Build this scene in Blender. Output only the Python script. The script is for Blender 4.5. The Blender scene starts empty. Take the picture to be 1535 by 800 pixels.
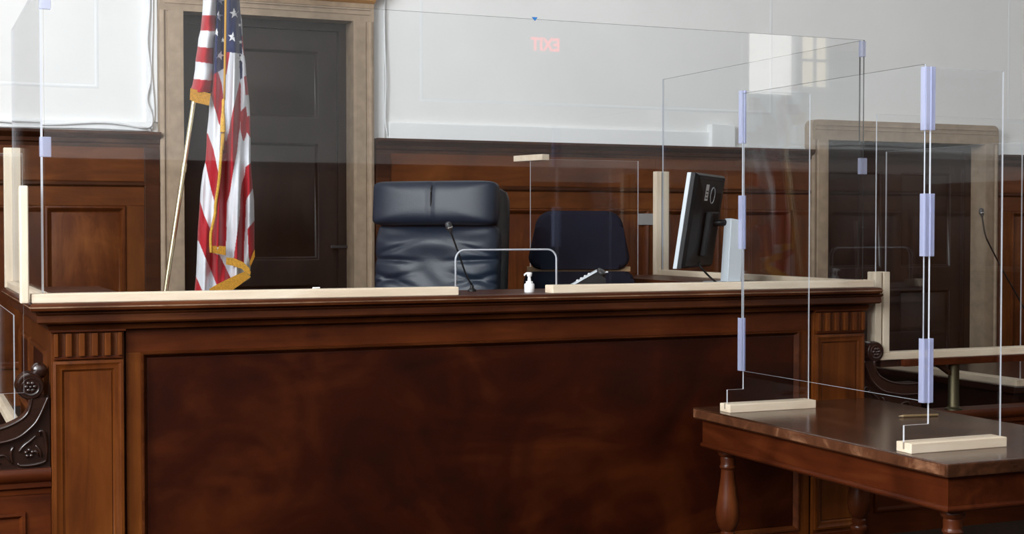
import bpy, bmesh, math, random
import numpy as np
from mathutils import Vector, Matrix

random.seed(7)
S = bpy.context.scene
COL = S.collection

# ------------------------------------------------------------------ camera
F_PX, CX, CY, CAM_H = 2137.5, 767.5, 400.0, 1.6
YAW, PITCH = math.radians(23.267), math.radians(1.505)
cam_d = bpy.data.cameras.new('camera')
cam_d.sensor_width = 36.0
cam_d.lens = F_PX / 1535.0 * 36.0
cam_d.clip_end = 200
cam = bpy.data.objects.new('camera', cam_d)
cam.location = (0, 0, CAM_H)
cam.rotation_euler = (math.pi / 2 - PITCH, 0, -YAW)
COL.objects.link(cam)
S.camera = cam

# ------------------------------------------------------------------ view, world, light levels
S.view_settings.view_transform = 'Standard'
S.view_settings.look = 'None'
S.view_settings.gamma = 1.0
S.view_settings.use_curve_mapping = False
S.view_settings.exposure = 0.0
WIN_LEFT = 33.0      # radiance of the daylight in the left windows
WIN_REAR = 5.0       # radiance of the daylight in the rear windows
S.cycles.transparent_max_bounces = 48
S.cycles.max_bounces = 10
S.cycles.diffuse_bounces = 5
S.cycles.glossy_bounces = 5
S.cycles.caustics_reflective = False
S.cycles.caustics_refractive = False
S.cycles.sample_clamp_indirect = 6.0
w = bpy.data.worlds.new('world'); S.world = w
w.use_nodes = True
w.node_tree.nodes['Background'].inputs[0].default_value = (0.75, 0.85, 1.0, 1)
w.node_tree.nodes['Background'].inputs[1].default_value = 0.6

# ------------------------------------------------------------------ pixel -> world
FW = Vector((math.sin(YAW) * math.cos(PITCH), math.cos(YAW) * math.cos(PITCH), -math.sin(PITCH)))
RT = Vector((math.cos(YAW), -math.sin(YAW), 0))
UP = RT.cross(FW)
def at(x, y, ax, v):
    d = FW * F_PX + RT * (x - CX) - UP * (y - CY)
    c = Vector((0, 0, CAM_H)); i = 'XYZ'.index(ax)
    return c + d * ((v - c[i]) / d[i])

# ------------------------------------------------------------------ materials
def srgb(r, g, b):
    f = lambda c: (c / 255 / 12.92) if c <= 10.3 else ((c / 255 + .055) / 1.055) ** 2.4
    return (f(r), f(g), f(b), 1)
def lin(r, g, b): return (r, g, b, 1)
def newmat(name):
    m = bpy.data.materials.new(name); m.use_nodes = True
    n = m.node_tree.nodes; return m, n, m.node_tree.links, n['Principled BSDF']
def setp(b, **k):
    for a, v in k.items():
        b.inputs[a.replace('_', ' ')].default_value = v
def ramp(n, stops):
    r = n.new('ShaderNodeValToRGB'); e = r.color_ramp.elements
    e[0].position, e[0].color = stops[0]; e[1].position, e[1].color = stops[-1]
    for p, c in stops[1:-1]:
        q = e.new(p); q.color = c
    return r
def plain(name, col, rough=.5, spec=.5, metal=0., bump=0., bscale=60., var=0., vscale=3., coat=0.):
    m, n, l, b = newmat(name)
    setp(b, Base_Color=col, Roughness=rough, Metallic=metal)
    b.inputs['Specular IOR Level'].default_value = spec
    b.inputs['Coat Weight'].default_value = coat
    tc = n.new('ShaderNodeTexCoord')
    if var > 0:
        no = n.new('ShaderNodeTexNoise'); no.inputs['Scale'].default_value = vscale; no.inputs['Detail'].default_value = 5
        l.new(tc.outputs['Object'], no.inputs['Vector'])
        r = ramp(n, [(.3, tuple(c * (1 - var) for c in col[:3]) + (1,)), (.7, tuple(min(1, c * (1 + var)) for c in col[:3]) + (1,))])
        l.new(no.outputs['Fac'], r.inputs['Fac']); l.new(r.outputs['Color'], b.inputs['Base Color'])
    if bump > 0:
        n2 = n.new('ShaderNodeTexNoise'); n2.inputs['Scale'].default_value = bscale; n2.inputs['Detail'].default_value = 6
        l.new(tc.outputs['Object'], n2.inputs['Vector'])
        bp = n.new('ShaderNodeBump'); bp.inputs['Strength'].default_value = bump; bp.inputs['Distance'].default_value = .01
        l.new(n2.outputs['Fac'], bp.inputs['Height']); l.new(bp.outputs['Normal'], b.inputs['Normal'])
    return m
def wood(name, dark, mid, light, stretch=(1.2, 14, 14), scale=1.0, rough=.45, coat=.04, figure=.5, distort=1.2, spec=.16, bump=.12):
    m, n, l, b = newmat(name)
    tc = n.new('ShaderNodeTexCoord'); mp = n.new('ShaderNodeMapping'); mp.inputs['Scale'].default_value = stretch
    l.new(tc.outputs['Object'], mp.inputs['Vector'])
    n1 = n.new('ShaderNodeTexNoise'); n1.inputs['Scale'].default_value = scale; n1.inputs['Detail'].default_value = 8
    n1.inputs['Roughness'].default_value = .62; n1.inputs['Distortion'].default_value = distort
    l.new(mp.outputs['Vector'], n1.inputs['Vector'])
    n2 = n.new('ShaderNodeTexNoise'); n2.inputs['Scale'].default_value = 1.7; n2.inputs['Detail'].default_value = 4; n2.inputs['Distortion'].default_value = 1.5
    l.new(tc.outputs['Object'], n2.inputs['Vector'])
    mx = n.new('ShaderNodeMix'); mx.inputs['Factor'].default_value = figure
    l.new(n1.outputs['Fac'], mx.inputs['A']); l.new(n2.outputs['Fac'], mx.inputs['B'])
    r = ramp(n, [(.32, dark), (.5, mid), (.68, light)])
    l.new(mx.outputs['Result'], r.inputs['Fac']); l.new(r.outputs['Color'], b.inputs['Base Color'])
    setp(b, Roughness=rough); b.inputs['Coat Weight'].default_value = coat; b.inputs['Coat Roughness'].default_value = .22
    b.inputs['Specular IOR Level'].default_value = spec
    bp = n.new('ShaderNodeBump'); bp.inputs['Strength'].default_value = bump; bp.inputs['Distance'].default_value = .004
    l.new(n1.outputs['Fac'], bp.inputs['Height']); l.new(bp.outputs['Normal'], b.inputs['Normal'])
    return m
def acrylic():
    m, n, l, b = newmat('clear_acrylic'); n.remove(b)
    out = n['Material Output']
    g = n.new('ShaderNodeNewGeometry'); dt = n.new('ShaderNodeVectorMath'); dt.operation = 'DOT_PRODUCT'
    l.new(g.outputs['Incoming'], dt.inputs[0]); l.new(g.outputs['Normal'], dt.inputs[1])
    ab = n.new('ShaderNodeMath'); ab.operation = 'ABSOLUTE'; l.new(dt.outputs['Value'], ab.inputs[0])
    om = n.new('ShaderNodeMath'); om.operation = 'SUBTRACT'; om.inputs[0].default_value = 1; l.new(ab.outputs[0], om.inputs[1])
    pw = n.new('ShaderNodeMath'); pw.operation = 'POWER'; pw.inputs[1].default_value = 5; l.new(om.outputs[0], pw.inputs[0])
    fr = n.new('ShaderNodeMath'); fr.operation = 'MULTIPLY_ADD'; fr.inputs[1].default_value = .96; fr.inputs[2].default_value = .04
    l.new(pw.outputs[0], fr.inputs[0])
    tr = n.new('ShaderNodeBsdfTransparent'); tr.inputs[0].default_value = (.985, .99, .992, 1)
    gl = n.new('ShaderNodeBsdfGlossy'); gl.inputs['Roughness'].default_value = .015
    mx = n.new('ShaderNodeMixShader')
    l.new(fr.outputs[0], mx.inputs[0]); l.new(tr.outputs[0], mx.inputs[1]); l.new(gl.outputs[0], mx.inputs[2])
    l.new(mx.outputs[0], out.inputs['Surface'])
    return m
def translucent(name, col, fac=.5, rough=.3):
    m, n, l, b = newmat(name); out = n['Material Output']
    setp(b, Base_Color=col, Roughness=rough)
    tr = n.new('ShaderNodeBsdfTransparent'); tl = n.new('ShaderNodeBsdfTranslucent'); tl.inputs[0].default_value = col
    m0 = n.new('ShaderNodeMixShader'); m0.inputs[0].default_value = .5
    l.new(b.outputs[0], m0.inputs[1]); l.new(tl.outputs[0], m0.inputs[2])
    mx = n.new('ShaderNodeMixShader'); mx.inputs[0].default_value = fac
    l.new(tr.outputs[0], mx.inputs[1]); l.new(m0.outputs[0], mx.inputs[2]); l.new(mx.outputs[0], out.inputs['Surface'])
    return m
def emit(name, col, st):
    m, n, l, b = newmat(name)
    setp(b, Base_Color=(.1, .1, .1, 1), Emission_Color=col, Emission_Strength=st, Roughness=.3)
    return m

M = {}
M['plaster'] = plain('painted_plaster', lin(.80, .80, .785), .6, .3, bump=.05, bscale=9, var=.03, vscale=1.2)
M['white_paint'] = plain('white_paint', lin(.80, .81, .81), .45, .4, bump=.08, bscale=25)
M['ceiling'] = plain('ceiling_paint', lin(.78, .77, .75), .8, .2)
M['floor'] = plain('dark_carpet', lin(.035, .022, .016), .95, .1, bump=.3, bscale=300, var=.25, vscale=40)
M['stone'] = plain('beige_stone', lin(.345, .255, .175), .6, .3, bump=.15, bscale=40, var=.16, vscale=14)
M['bench_frame'] = wood('mahogany_frame', lin(0.02808, 0.004836, 0.000936), lin(0.0663, 0.01287, 0.002028), lin(0.1131, 0.02652, 0.00429))
M['bench_frame_v'] = wood('mahogany_upright', lin(0.0448, 0.01, 0.00152), lin(0.0976, 0.024, 0.0032), lin(0.152, 0.0432, 0.0064), stretch=(14, 14, 1.2))
M['bench_panel'] = wood('figured_mahogany', lin(0.00792, 0.001152, 0.00036), lin(0.02448, 0.0036, 0.00072), lin(0.0612, 0.01188, 0.001872), stretch=(1.0, 5, 3.2), scale=.8, figure=.60, distort=2.5, rough=.4)
M['cornice'] = wood('dark_mahogany_cornice', lin(0.02184, 0.00507, 0.001404), lin(0.0507, 0.0117, 0.00273), lin(0.1014, 0.02808, 0.00702), rough=.36)
M['wains'] = wood('wainscot_mahogany', lin(0.051, 0.01317, 0.002975), lin(0.1062, 0.0289, 0.005525), lin(0.17, 0.0527, 0.01105), stretch=(1.5, 10, 10), figure=.5)
M['wains_v'] = wood('wainscot_upright', lin(0.05525, 0.01445, 0.0034), lin(0.1148, 0.0323, 0.00595), lin(0.1785, 0.05525, 0.0119), stretch=(12, 12, 1.2))
M['wains_panel'] = wood('wainscot_figured', lin(0.034, 0.007225, 0.0017), lin(0.085, 0.0204, 0.003825), lin(0.1785, 0.0561, 0.01105), stretch=(7, 7, 1.2), figure=.55, distort=2.0)
M['wains_dark'] = wood('wainscot_cornice', lin(0.0221, 0.0068, 0.00255), lin(0.04675, 0.0136, 0.00425), lin(0.102, 0.034, 0.01105))
M['door'] = wood('dark_door_wood', lin(.010, .005, .0035), lin(.018, .009, .006), lin(.028, .014, .009), stretch=(8, 8, 1.0), rough=.38, coat=.0, spec=.4, bump=.0)
M['carved'] = wood('carved_dark_wood', lin(.010, .0036, .0022), lin(.021, .007, .004), lin(.038, .013, .007), rough=.25, coat=.5, spec=.5)
M['table'] = wood('table_mahogany', lin(0.0221, 0.003825, 0.00102), lin(0.05525, 0.01063, 0.00255), lin(0.09775, 0.0238, 0.00595), stretch=(14, 1.2, 14), rough=.36)
M['table_top'] = wood('worn_table_top', lin(0.0221, 0.00765, 0.0034), lin(0.0425, 0.0153, 0.0068), lin(0.0935, 0.034, 0.01445), stretch=(12, 1.2, 12), rough=.20, coat=0, figure=.4, spec=.5, bump=.05)
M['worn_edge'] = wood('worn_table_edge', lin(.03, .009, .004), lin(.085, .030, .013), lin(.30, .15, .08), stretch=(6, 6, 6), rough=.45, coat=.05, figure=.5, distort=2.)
M['worn_lip_highlight'] = wood('worn_lip_highlight_wood', lin(.05, .02, .010), lin(.16, .085, .048), lin(.30, .19, .12), stretch=(5, 5, 5), coat=.0)
M['leg'] = wood('turned_leg_wood', lin(0.02975, 0.006375, 0.00204), lin(0.068, 0.0153, 0.00425), lin(0.1275, 0.0357, 0.0102), stretch=(10, 10, 1.5), rough=.28, coat=.3)
M['pine'] = wood('raw_pine', lin(.56, .44, .31), lin(.68, .56, .42), lin(.76, .66, .52), stretch=(2, 16, 16), rough=.6, coat=0, figure=.25, distort=.5, spec=.3)
M['pine_v'] = wood('raw_pine_upright', lin(.58, .47, .34), lin(.70, .59, .45), lin(.78, .69, .55), stretch=(16, 16, 2), rough=.6, coat=0, figure=.25, distort=.5, spec=.3)
M['pine_y'] = wood('raw_pine_side', lin(.56, .44, .31), lin(.68, .56, .42), lin(.76, .66, .52), stretch=(16, 2, 16), rough=.6, coat=0, figure=.25, distort=.5, spec=.3)
M['slot'] = plain('saw_slot', lin(.25, .20, .15), .9, .1)
M['acrylic'] = acrylic()
M['edge'] = translucent('acrylic_edge_lit', (.90, .93, 1.0, 1), .92)  # bluish white colour stands for light piped to the pane edges
M['edge_dim'] = translucent('acrylic_edge_dim', (.035, .038, .04, 1), .88)  # same edge painted near-black where it carries no piped light
M['clip'] = translucent('clip_plastic', (.68, .72, .94, 1), .48, .25)
M['leather'] = plain('black_leather', lin(.009, .0155, .028), .42, .38, bump=.10, bscale=160)
M['leather_d'] = plain('black_leather_shell', lin(.009, .010, .012), .45, .4, bump=.1, bscale=160)
M['fabric'] = plain('navy_fabric', lin(.008, .010, .020), .9, .15, bump=.3, bscale=500)
M['blk'] = plain('black_plastic', lin(.007, .007, .0075), .45, .28)
M['dgrey'] = plain('dark_grey_plastic', lin(.03, .031, .034), .4, .5)
M['silver'] = plain('silver_plastic', lin(.66, .71, .75), .35, .5)
M['white_pl'] = plain('white_plastic', lin(.80, .80, .80), .35, .5)
M['screen'] = plain('dark_screen', lin(.01, .012, .015), .12, .5)
M['chrome'] = plain('chrome', lin(.6, .6, .6), .2, .5, metal=1.)
M['brass'] = plain('aged_brass', lin(.085, .072, .042), .5, .5, metal=1.)
M['pole'] = plain('polished_brass_pole', lin(.75, .66, .42), .25, .5, metal=.85)
M['gold'] = plain('gold_fringe', lin(.72, .40, .06), .7, .3, bump=.5, bscale=400, var=.25, vscale=120)
M['goldcord'] = plain('gold_cord', lin(.62, .33, .05), .6, .3, bump=.5, bscale=500)
M['starwhite'] = plain('embroidered_white', lin(.85, .86, .88), .7, .2)
M['tape'] = plain('blue_tape', lin(.03, .20, .55), .6, .3)
M['paper'] = plain('white_paper', lin(.82, .82, .82), .6, .2)
M['pencil'] = plain('pencil_wood', lin(.20, .13, .06), .5, .3)
M['tip'] = plain('pencil_tip', lin(.42, .30, .18), .6, .3)
M['cable'] = plain('white_cable', lin(.72, .73, .74), .5, .4)
M['sky_l'] = emit('window_daylight', (.93, .965, 1, 1), WIN_LEFT)
M['sky_r'] = emit('window_daylight_rear', (1, .97, .92, 1), WIN_REAR)
M['sky_w'] = emit('window_warm_daylight', (1, .86, .62, 1), WIN_REAR * .7)
M['red_lit'] = emit('lit_red_letters', (1, .03, .02, 1), 6.5)

def flag_mat():
    m, n, l, b = newmat('flag_nylon'); a = n.new('ShaderNodeAttribute'); a.attribute_name = 'Col'
    l.new(a.outputs['Color'], b.inputs['Base Color']); setp(b, Roughness=.62)
    b.inputs['Specular IOR Level'].default_value = .25; b.inputs['Sheen Weight'].default_value = .2
    tc = n.new('ShaderNodeTexCoord'); no = n.new('ShaderNodeTexNoise'); no.inputs['Scale'].default_value = 22; no.inputs['Detail'].default_value = 3
    l.new(tc.outputs['Object'], no.inputs['Vector'])
    bp = n.new('ShaderNodeBump'); bp.inputs['Strength'].default_value = .25; bp.inputs['Distance'].default_value = .02
    l.new(no.outputs['Fac'], bp.inputs['Height']); l.new(bp.outputs['Normal'], b.inputs['Normal'])
    return m
M['flag'] = flag_mat()

# ------------------------------------------------------------------ object helpers
ROOT = {}
def thing(name, loc, label, cat, group=None):
    o = bpy.data.objects.new(name, None); o.empty_display_size = .1
    o.location = loc; COL.objects.link(o)
    o['label'] = label; o['category'] = cat
    if group: o['group'] = group
    ROOT[o] = Vector(loc)
    return o
def structure(name, loc=(0, 0, 0)):
    o = bpy.data.objects.new(name, None); o.location = loc; COL.objects.link(o); o['kind'] = 'structure'
    ROOT[o] = Vector(loc); return o
def obj(name, bm, mats, parent=None, smooth=False, origin=None, label=None, cat=None, group=None, kind=None):
    """links bm (built in world coordinates) as ONE mesh object"""
    if not isinstance(mats, (list, tuple)): mats = [mats]
    org = ROOT[parent] if parent is not None else Vector(origin if origin is not None else (0, 0, 0))
    bmesh.ops.recalc_face_normals(bm, faces=bm.faces)
    bmesh.ops.translate(bm, verts=bm.verts, vec=-org)
    me = bpy.data.meshes.new(name); bm.to_mesh(me); bm.free()
    for m in mats: me.materials.append(M[m] if isinstance(m, str) else m)
    if smooth:
        for p in me.polygons: p.use_smooth = True
        if smooth == 'auto':
            me.set_sharp_from_angle(angle=math.radians(38))
    o = bpy.data.objects.new(name, me); COL.objects.link(o)
    if parent is not None: o.parent = parent
    else: o.location = org
    ROOT[o] = org
    if label: o['label'] = label
    if cat: o['category'] = cat
    if group: o['group'] = group
    if kind: o['kind'] = kind
    return o
def B(): return bmesh.new()
def box(bm, x0, x1, y0, y1, z0, z1, bev=0, seg=2, mat=0, rot=None, pivot=None):
    x0, x1 = sorted((x0, x1)); y0, y1 = sorted((y0, y1)); z0, z1 = sorted((z0, z1))
    r = bmesh.ops.create_cube(bm, size=1)
    vs = r['verts']
    c = Vector(((x0 + x1) / 2, (y0 + y1) / 2, (z0 + z1) / 2))
    for v in vs: v.co = Vector((v.co.x * (x1 - x0), v.co.y * (y1 - y0), v.co.z * (z1 - z0))) + c
    fs = list({f for v in vs for f in v.link_faces})
    for f in fs: f.material_index = mat
    if bev > 0:
        es = list({e for v in vs for e in v.link_edges})
        rr = bmesh.ops.bevel(bm, geom=es, offset=bev, segments=seg, affect='EDGES', profile=.6)
        vs = list({v for f in rr['faces'] for v in f.verts} | {v for v in vs if v.is_valid})
        for f in rr['faces']: f.material_index = mat
    if rot is not None:
        bmesh.ops.rotate(bm, verts=vs, cent=pivot if pivot is not None else c, matrix=rot)
    return vs
def boxm(*a, **k):
    bm = B(); box(bm, *a, **k); return bm
def prism(bm, pts, fn, t0, t1, mat=0, side_mat=None):
    """extrude a 2-D outline; fn(a,b,t)->Vector"""
    lo = [bm.verts.new(fn(a, b, t0)) for a, b in pts]; hi = [bm.verts.new(fn(a, b, t1)) for a, b in pts]
    f = bm.faces.new(lo); f.material_index = mat
    f = bm.faces.new(hi[::-1]); f.material_index = mat
    n = len(pts)
    for i in range(n):
        f = bm.faces.new((lo[i], hi[i], hi[(i + 1) % n], lo[(i + 1) % n])); f.material_index = mat if side_mat is None else side_mat
    return lo + hi
XZ = lambda a, b, t: Vector((a, t, b))
YZ = lambda a, b, t: Vector((t, a, b))
XY = lambda a, b, t: Vector((a, b, t))
def lathe(bm, prof, centre, seg=24, mat=0, axis=None):
    """prof: list of (r, z)"""
    c = Vector(centre); rings = []
    for r, z in prof:
        rings.append([bm.verts.new(c + Vector((r * math.cos(2 * math.pi * i / seg), r * math.sin(2 * math.pi * i / seg), z))) for i in range(seg)])
    for a, b in zip(rings, rings[1:]):
        for i in range(seg):
            f = bm.faces.new((a[i], a[(i + 1) % seg], b[(i + 1) % seg], b[i])); f.material_index = mat
    bm.faces.new(rings[0][::-1]).material_index = mat; bm.faces.new(rings[-1]).material_index = mat
    vs = [v for r in rings for v in r]
    if axis is not None:
        q = Vector((0, 0, 1)).rotation_difference(Vector(axis).normalized()).to_matrix()
        bmesh.ops.rotate(bm, verts=vs, cent=c, matrix=q)
    return vs
def cyl(bm, p0, p1, r0, r1=None, seg=16, mat=0):
    p0, p1 = Vector(p0), Vector(p1); L = (p1 - p0).length
    return lathe(bm, [(r0, 0), (r0 if r1 is None else r1, L)], p0, seg, mat, axis=p1 - p0)
def tube(bm, pts, rad, seg=8, mat=0):
    pts = [Vector(p) for p in pts]; rads = rad if isinstance(rad, (list, tuple)) else [rad] * len(pts)
    rings = []; up = Vector((0.13, 0.31, .95)).normalized()
    for i, p in enumerate(pts):
        d = (pts[min(i + 1, len(pts) - 1)] - pts[max(i - 1, 0)]).normalized()
        u = d.cross(up).normalized(); v = u.cross(d).normalized()
        rings.append([bm.verts.new(p + (u * math.cos(2 * math.pi * k / seg) + v * math.sin(2 * math.pi * k / seg)) * rads[i]) for k in range(seg)])
    for a, b in zip(rings, rings[1:]):
        for i in range(seg):
            f = bm.faces.new((a[i], a[(i + 1) % seg], b[(i + 1) % seg], b[i])); f.material_index = mat
    bm.faces.new(rings[0][::-1]).material_index = mat; bm.faces.new(rings[-1]).material_index = mat
def spline(pts, n=8):
    P = [Vector(p) for p in pts]; P = [P[0] * 2 - P[1]] + P + [P[-1] * 2 - P[-2]]; out = []
    for i in range(1, len(P) - 2):
        for k in range(n):
            t = k / n
            out.append(.5 * ((2 * P[i]) + (P[i + 1] - P[i - 1]) * t + (2 * P[i - 1] - 5 * P[i] + 4 * P[i + 1] - P[i + 2]) * t * t + (3 * P[i] - P[i - 1] - 3 * P[i + 1] + P[i + 2]) * t ** 3))
    out.append(P[-2]); return out
def sweep(bm, path, prof, mat=0):
    """profile (out, z) swept along an XY path, outward = right-hand side; mitred, capped"""
    path = [Vector((p[0], p[1])) for p in path]; n = len(path); offs = []
    for i in range(n):
        ds = []
        if i > 0: ds.append((path[i] - path[i - 1]).normalized())
        if i < n - 1: ds.append((path[i + 1] - path[i]).normalized())
        ns = [Vector((d.y, -d.x)) for d in ds]
        if len(ns) == 1: offs.append(ns[0])
        else:
            s = (ns[0] + ns[1]); offs.append(s / (1 + ns[0].dot(ns[1])))
    rings = [[bm.verts.new((path[i].x + offs[i].x * o, path[i].y + offs[i].y * o, z)) for o, z in prof] for i in range(n)]
    m = len(prof)
    for a, b in zip(rings, rings[1:]):
        for k in range(m):
            bm.faces.new((a[k], a[(k + 1) % m], b[(k + 1) % m], b[k])).material_index = mat
    bm.faces.new(rings[0]); bm.faces.new(rings[-1][::-1])
def framing(bm, a0, a1, b0, b1, prof, fn, fill=False, mat=0, fill_mat=None):
    """mitred moulding round a rectangle: prof of (inset, projection); fn(a, b, projection)->Vector"""
    rings = []
    for t, p in prof:
        rings.append([bm.verts.new(fn(a, b, p)) for a, b in ((a0 + t, b0 + t), (a1 - t, b0 + t), (a1 - t, b1 - t), (a0 + t, b1 - t))])
    for r, q in zip(rings, rings[1:]):
        for i in range(4):
            bm.faces.new((r[i], r[(i + 1) % 4], q[(i + 1) % 4], q[i])).material_index = mat
    if fill:
        f = bm.faces.new(rings[-1]); f.material_index = mat if fill_mat is None else fill_mat
def blob(bm, c, rx, ry, rz, p=2.5, sub=5, rot=None, disp=None, mat=0, pf=None):
    """superellipsoid cushion"""
    tm = bmesh.new(); bmesh.ops.create_cube(tm, size=2)
    bmesh.ops.subdivide_edges(tm, edges=list(tm.edges), cuts=sub, use_grid_fill=True)
    vs = list(tm.verts)
    c = Vector(c)
    for v in vs:
        x, y, z = v.co
        if pf is None: k = (abs(x) ** p + abs(y) ** p + abs(z) ** p) ** (1 / p)
        else: k = ((abs(x) ** pf + abs(z) ** pf) ** (p / pf) + abs(y) ** p) ** (1 / p)
        q = Vector((x / k * rx, y / k * ry, z / k * rz))
        if disp: q = disp(q)
        if rot is not None: q = rot @ q
        v.co = q + c
    for f in tm.faces: f.material_index = mat
    me = bpy.data.meshes.new('tmp'); tm.to_mesh(me); tm.free(); bm.from_mesh(me); bpy.data.meshes.remove(me)
def copy_tree(o, parent=None):
    c = o.copy(); COL.objects.link(c); c.parent = parent; ROOT[c] = ROOT[o]
    for ch in list(o.children): copy_tree(ch, c)
    return c

# ================================================================== THE SETTING
WY = 9.0            # plaster face of the back wall
XL, XR, YR, ZC = -3.6, 12.6, -3.25, 6.0
obj('floor', boxm(XL - .3, XR + .3, YR - .3, WY + .6, -.2, 0), 'floor', kind='structure')
obj('floor_dais', boxm(-1.6, 4.95, 6.62, WY, 0, .55), 'floor', kind='structure')
obj('ceiling', boxm(XL - .3, XR + .3, YR - .3, WY + .6, ZC, ZC + .2), 'ceiling', kind='structure')
D1 = (1.622, 2.710, .55, 2.945)      # left door opening
D2 = (6.405, 7.900, 0.0, 2.272)      # right door opening
bm = B()
for x0, x1, z0, z1 in ((XL - .3, D1[0] - .02, 0, ZC), (D1[0] - .02, D1[1] + .02, D1[3] + .02, ZC), (D1[1] + .02, D2[0] - .02, 0, ZC),
                       (D2[0] - .02, D2[1] + .02, D2[3] + .02, ZC), (D2[1] + .02, XR + .3, 0, ZC), (D1[0] - .02, D1[1] + .02, 0, .55)):
    box(bm, x0, x1, WY, WY + .35, z0, z1)
wall_back = obj('wall_back', bm, 'plaster', kind='structure')
obj('wall_left', boxm(XL - .3, XL, YR, WY, 0, ZC), 'plaster', kind='structure')
obj('wall_right', boxm(XR, XR + .3, YR, WY, 0, ZC), 'plaster', kind='structure')
wall_rear = obj('wall_rear', boxm(XL - .3, XR + .3, YR - .3, YR, 0, ZC), 'plaster', kind='structure')

# ---- wainscot of the back wall
def wall_fn(y): return lambda a, b, p: Vector((a, y - p, b))
def wains(x0, x1, z0, cells, left_end=False, right_end=False):
    obj('backing_board', boxm(x0, x1, 8.955, WY, z0, 2.15), 'wains', wall_back)
    obj('frieze_board', boxm(x0, x1, 8.93, 8.955, 1.895, 2.115, bev=.003), 'wains', wall_back)
    bm = B(); sweep(bm, ((x0, WY), (x0, 8.93), (x1, 8.93), (x1, WY)) if False else ((x0, 8.94), (x1, 8.94)),
                    [(-.05, 2.10), (.012, 2.10), (.016, 2.12), (.03, 2.128), (.034, 2.15), (.062, 2.165), (.075, 2.18), (.075, 2.195), (-.05, 2.195)])
    obj('cornice', bm, 'wains_dark', wall_back, smooth='auto')
    bm = B(); sweep(bm, ((x0, 8.94), (x1, 8.94)), [(-.02, 1.862), (.014, 1.862), (.026, 1.872), (.026, 1.885), (.016, 1.895), (-.02, 1.895)])
    obj('moulding', bm, 'wains_dark', wall_back, smooth='auto')
    obj('top_rail', boxm(x0, x1, 8.935, 8.955, 1.745, 1.862, bev=.003), 'wains', wall_back)
    obj('bottom_rail', boxm(x0, x1, 8.935, 8.955, z0, z0 + .22, bev=.003), 'wains', wall_back)
    edges = [x0] + [c for cell in cells for c in cell] + [x1]
    for i in range(0, len(edges), 2):
        if edges[i + 1] - edges[i] > .01:
            obj('stile', boxm(edges[i], edges[i + 1], 8.935, 8.955, z0 + .22, 1.745, bev=.003), 'wains_v', wall_back)
    for a, b in cells:
        bm = B(); framing(bm, a, b, z0 + .22, 1.745, [(0, .02), (.004, .034), (.014, .038), (.024, .03), (.03, .016), (.038, .008), (.042, .006), (.075, .018)], wall_fn(8.955), fill=True)
        obj('raised_panel', bm, 'wains_panel', wall_back, smooth='auto')
wains(XL, 1.48, .55, [(-2.9, -2.3), (-2.15, -1.55), (-1.4, -.8), (-.65, -.05), (.1, .70), (.80, 1.275)])
wains(2.866, 4.95, .55, [(3.03, 3.55), (3.70, 4.42), (4.57, 4.90)])
wains(4.95, 6.27, 0, [(5.03, 5.48), (5.62, 6.10)])
wains(8.052, XR, 0, [(8.2, 8.9), (9.05, 9.75), (9.9, 10.6), (10.75, 11.45), (11.6, 12.3)])
obj('end_stile', boxm(2.868, 2.965, 8.915, 8.955, .55, 2.10, bev=.004), 'wains_dark', wall_back)
obj('end_stile', boxm(1.385, 1.478, 8.915, 8.955, .55, 2.10, bev=.004), 'wains_dark', wall_back)

# ---- plaster panel mouldings, raceways, cables
def plaster_frame(x0, x1, z0, z1):
    bm = B(); framing(bm, x0, x1, z0, z1, [(0, 0), (.006, .0018), (.012, .0024), (.018, .0018), (.024, 0)], wall_fn(WY))
    obj('panel_moulding', bm, 'white_paint', wall_back, smooth='auto')
plaster_frame(-2.8, 1.13, 2.456, 5.2); plaster_frame(3.20, 5.975, 2.454, 5.2); plaster_frame(8.21, 12.2, 2.454, 5.2)
def raceway(x0, x1, z0, z1, d=.03):
    obj('raceway', boxm(x0, x1, WY - d, WY, z0, z1, bev=.006), 'white_paint', wall_back)
raceway(2.975, 5.42, 2.196, 2.306); raceway(XL, 1.435, 2.196, 2.262); raceway(8.06, XR, 2.196, 2.29)
obj('junction_box', boxm(5.415, 5.615, WY - .07, WY, 2.197, 2.362, bev=.008), 'white_paint', wall_back)
raceway(5.615, 6.26, 2.196, 2.215, .02)
obj('corner_strip', boxm(1.405, 1.478, WY - .025, WY, 2.262, 3.8, bev=.004), 'white_paint', wall_back)
obj('corner_strip', boxm(2.868, 2.95, WY - .02, WY, 2.196, 3.8, bev=.004), 'white_paint', wall_back)
def wavy(pts, r):
    bm = B(); tube(bm, spline(pts, 6), r, 8); obj('cable', bm, 'cable', wall_back, smooth=True)
wavy([(1.415, 8.965, 3.9), (1.41, 8.965, 3.3), (1.43, 8.962, 3.0), (1.415, 8.962, 2.75), (1.435, 8.962, 2.55), (1.41, 8.962, 2.40), (1.44, 8.96, 2.30), (1.43, 8.96, 2.235), (1.36, 8.96, 2.225)], .008)
wavy([(1.445, 8.968, 3.9), (1.45, 8.968, 3.0), (1.44, 8.966, 2.6), (1.455, 8.966, 2.33), (1.44, 8.966, 2.22)], .006)
wavy([(1.40, 8.955, 2.222), (1.15, 8.955, 2.25), (.8, 8.955, 2.228), (.4, 8.955, 2.245), (-.4, 8.955, 2.232)], .007)
wavy([(1.42, 8.955, 2.208), (1.05, 8.955, 2.214), (.5, 8.955, 2.210), (-.4, 8.955, 2.215)], .006)
wavy([(2.955, 8.972, 3.9), (2.945, 8.972, 3.0), (2.955, 8.972, 2.6), (2.95, 8.972, 2.33), (2.965, 8.97, 2.22)], .005)

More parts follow.
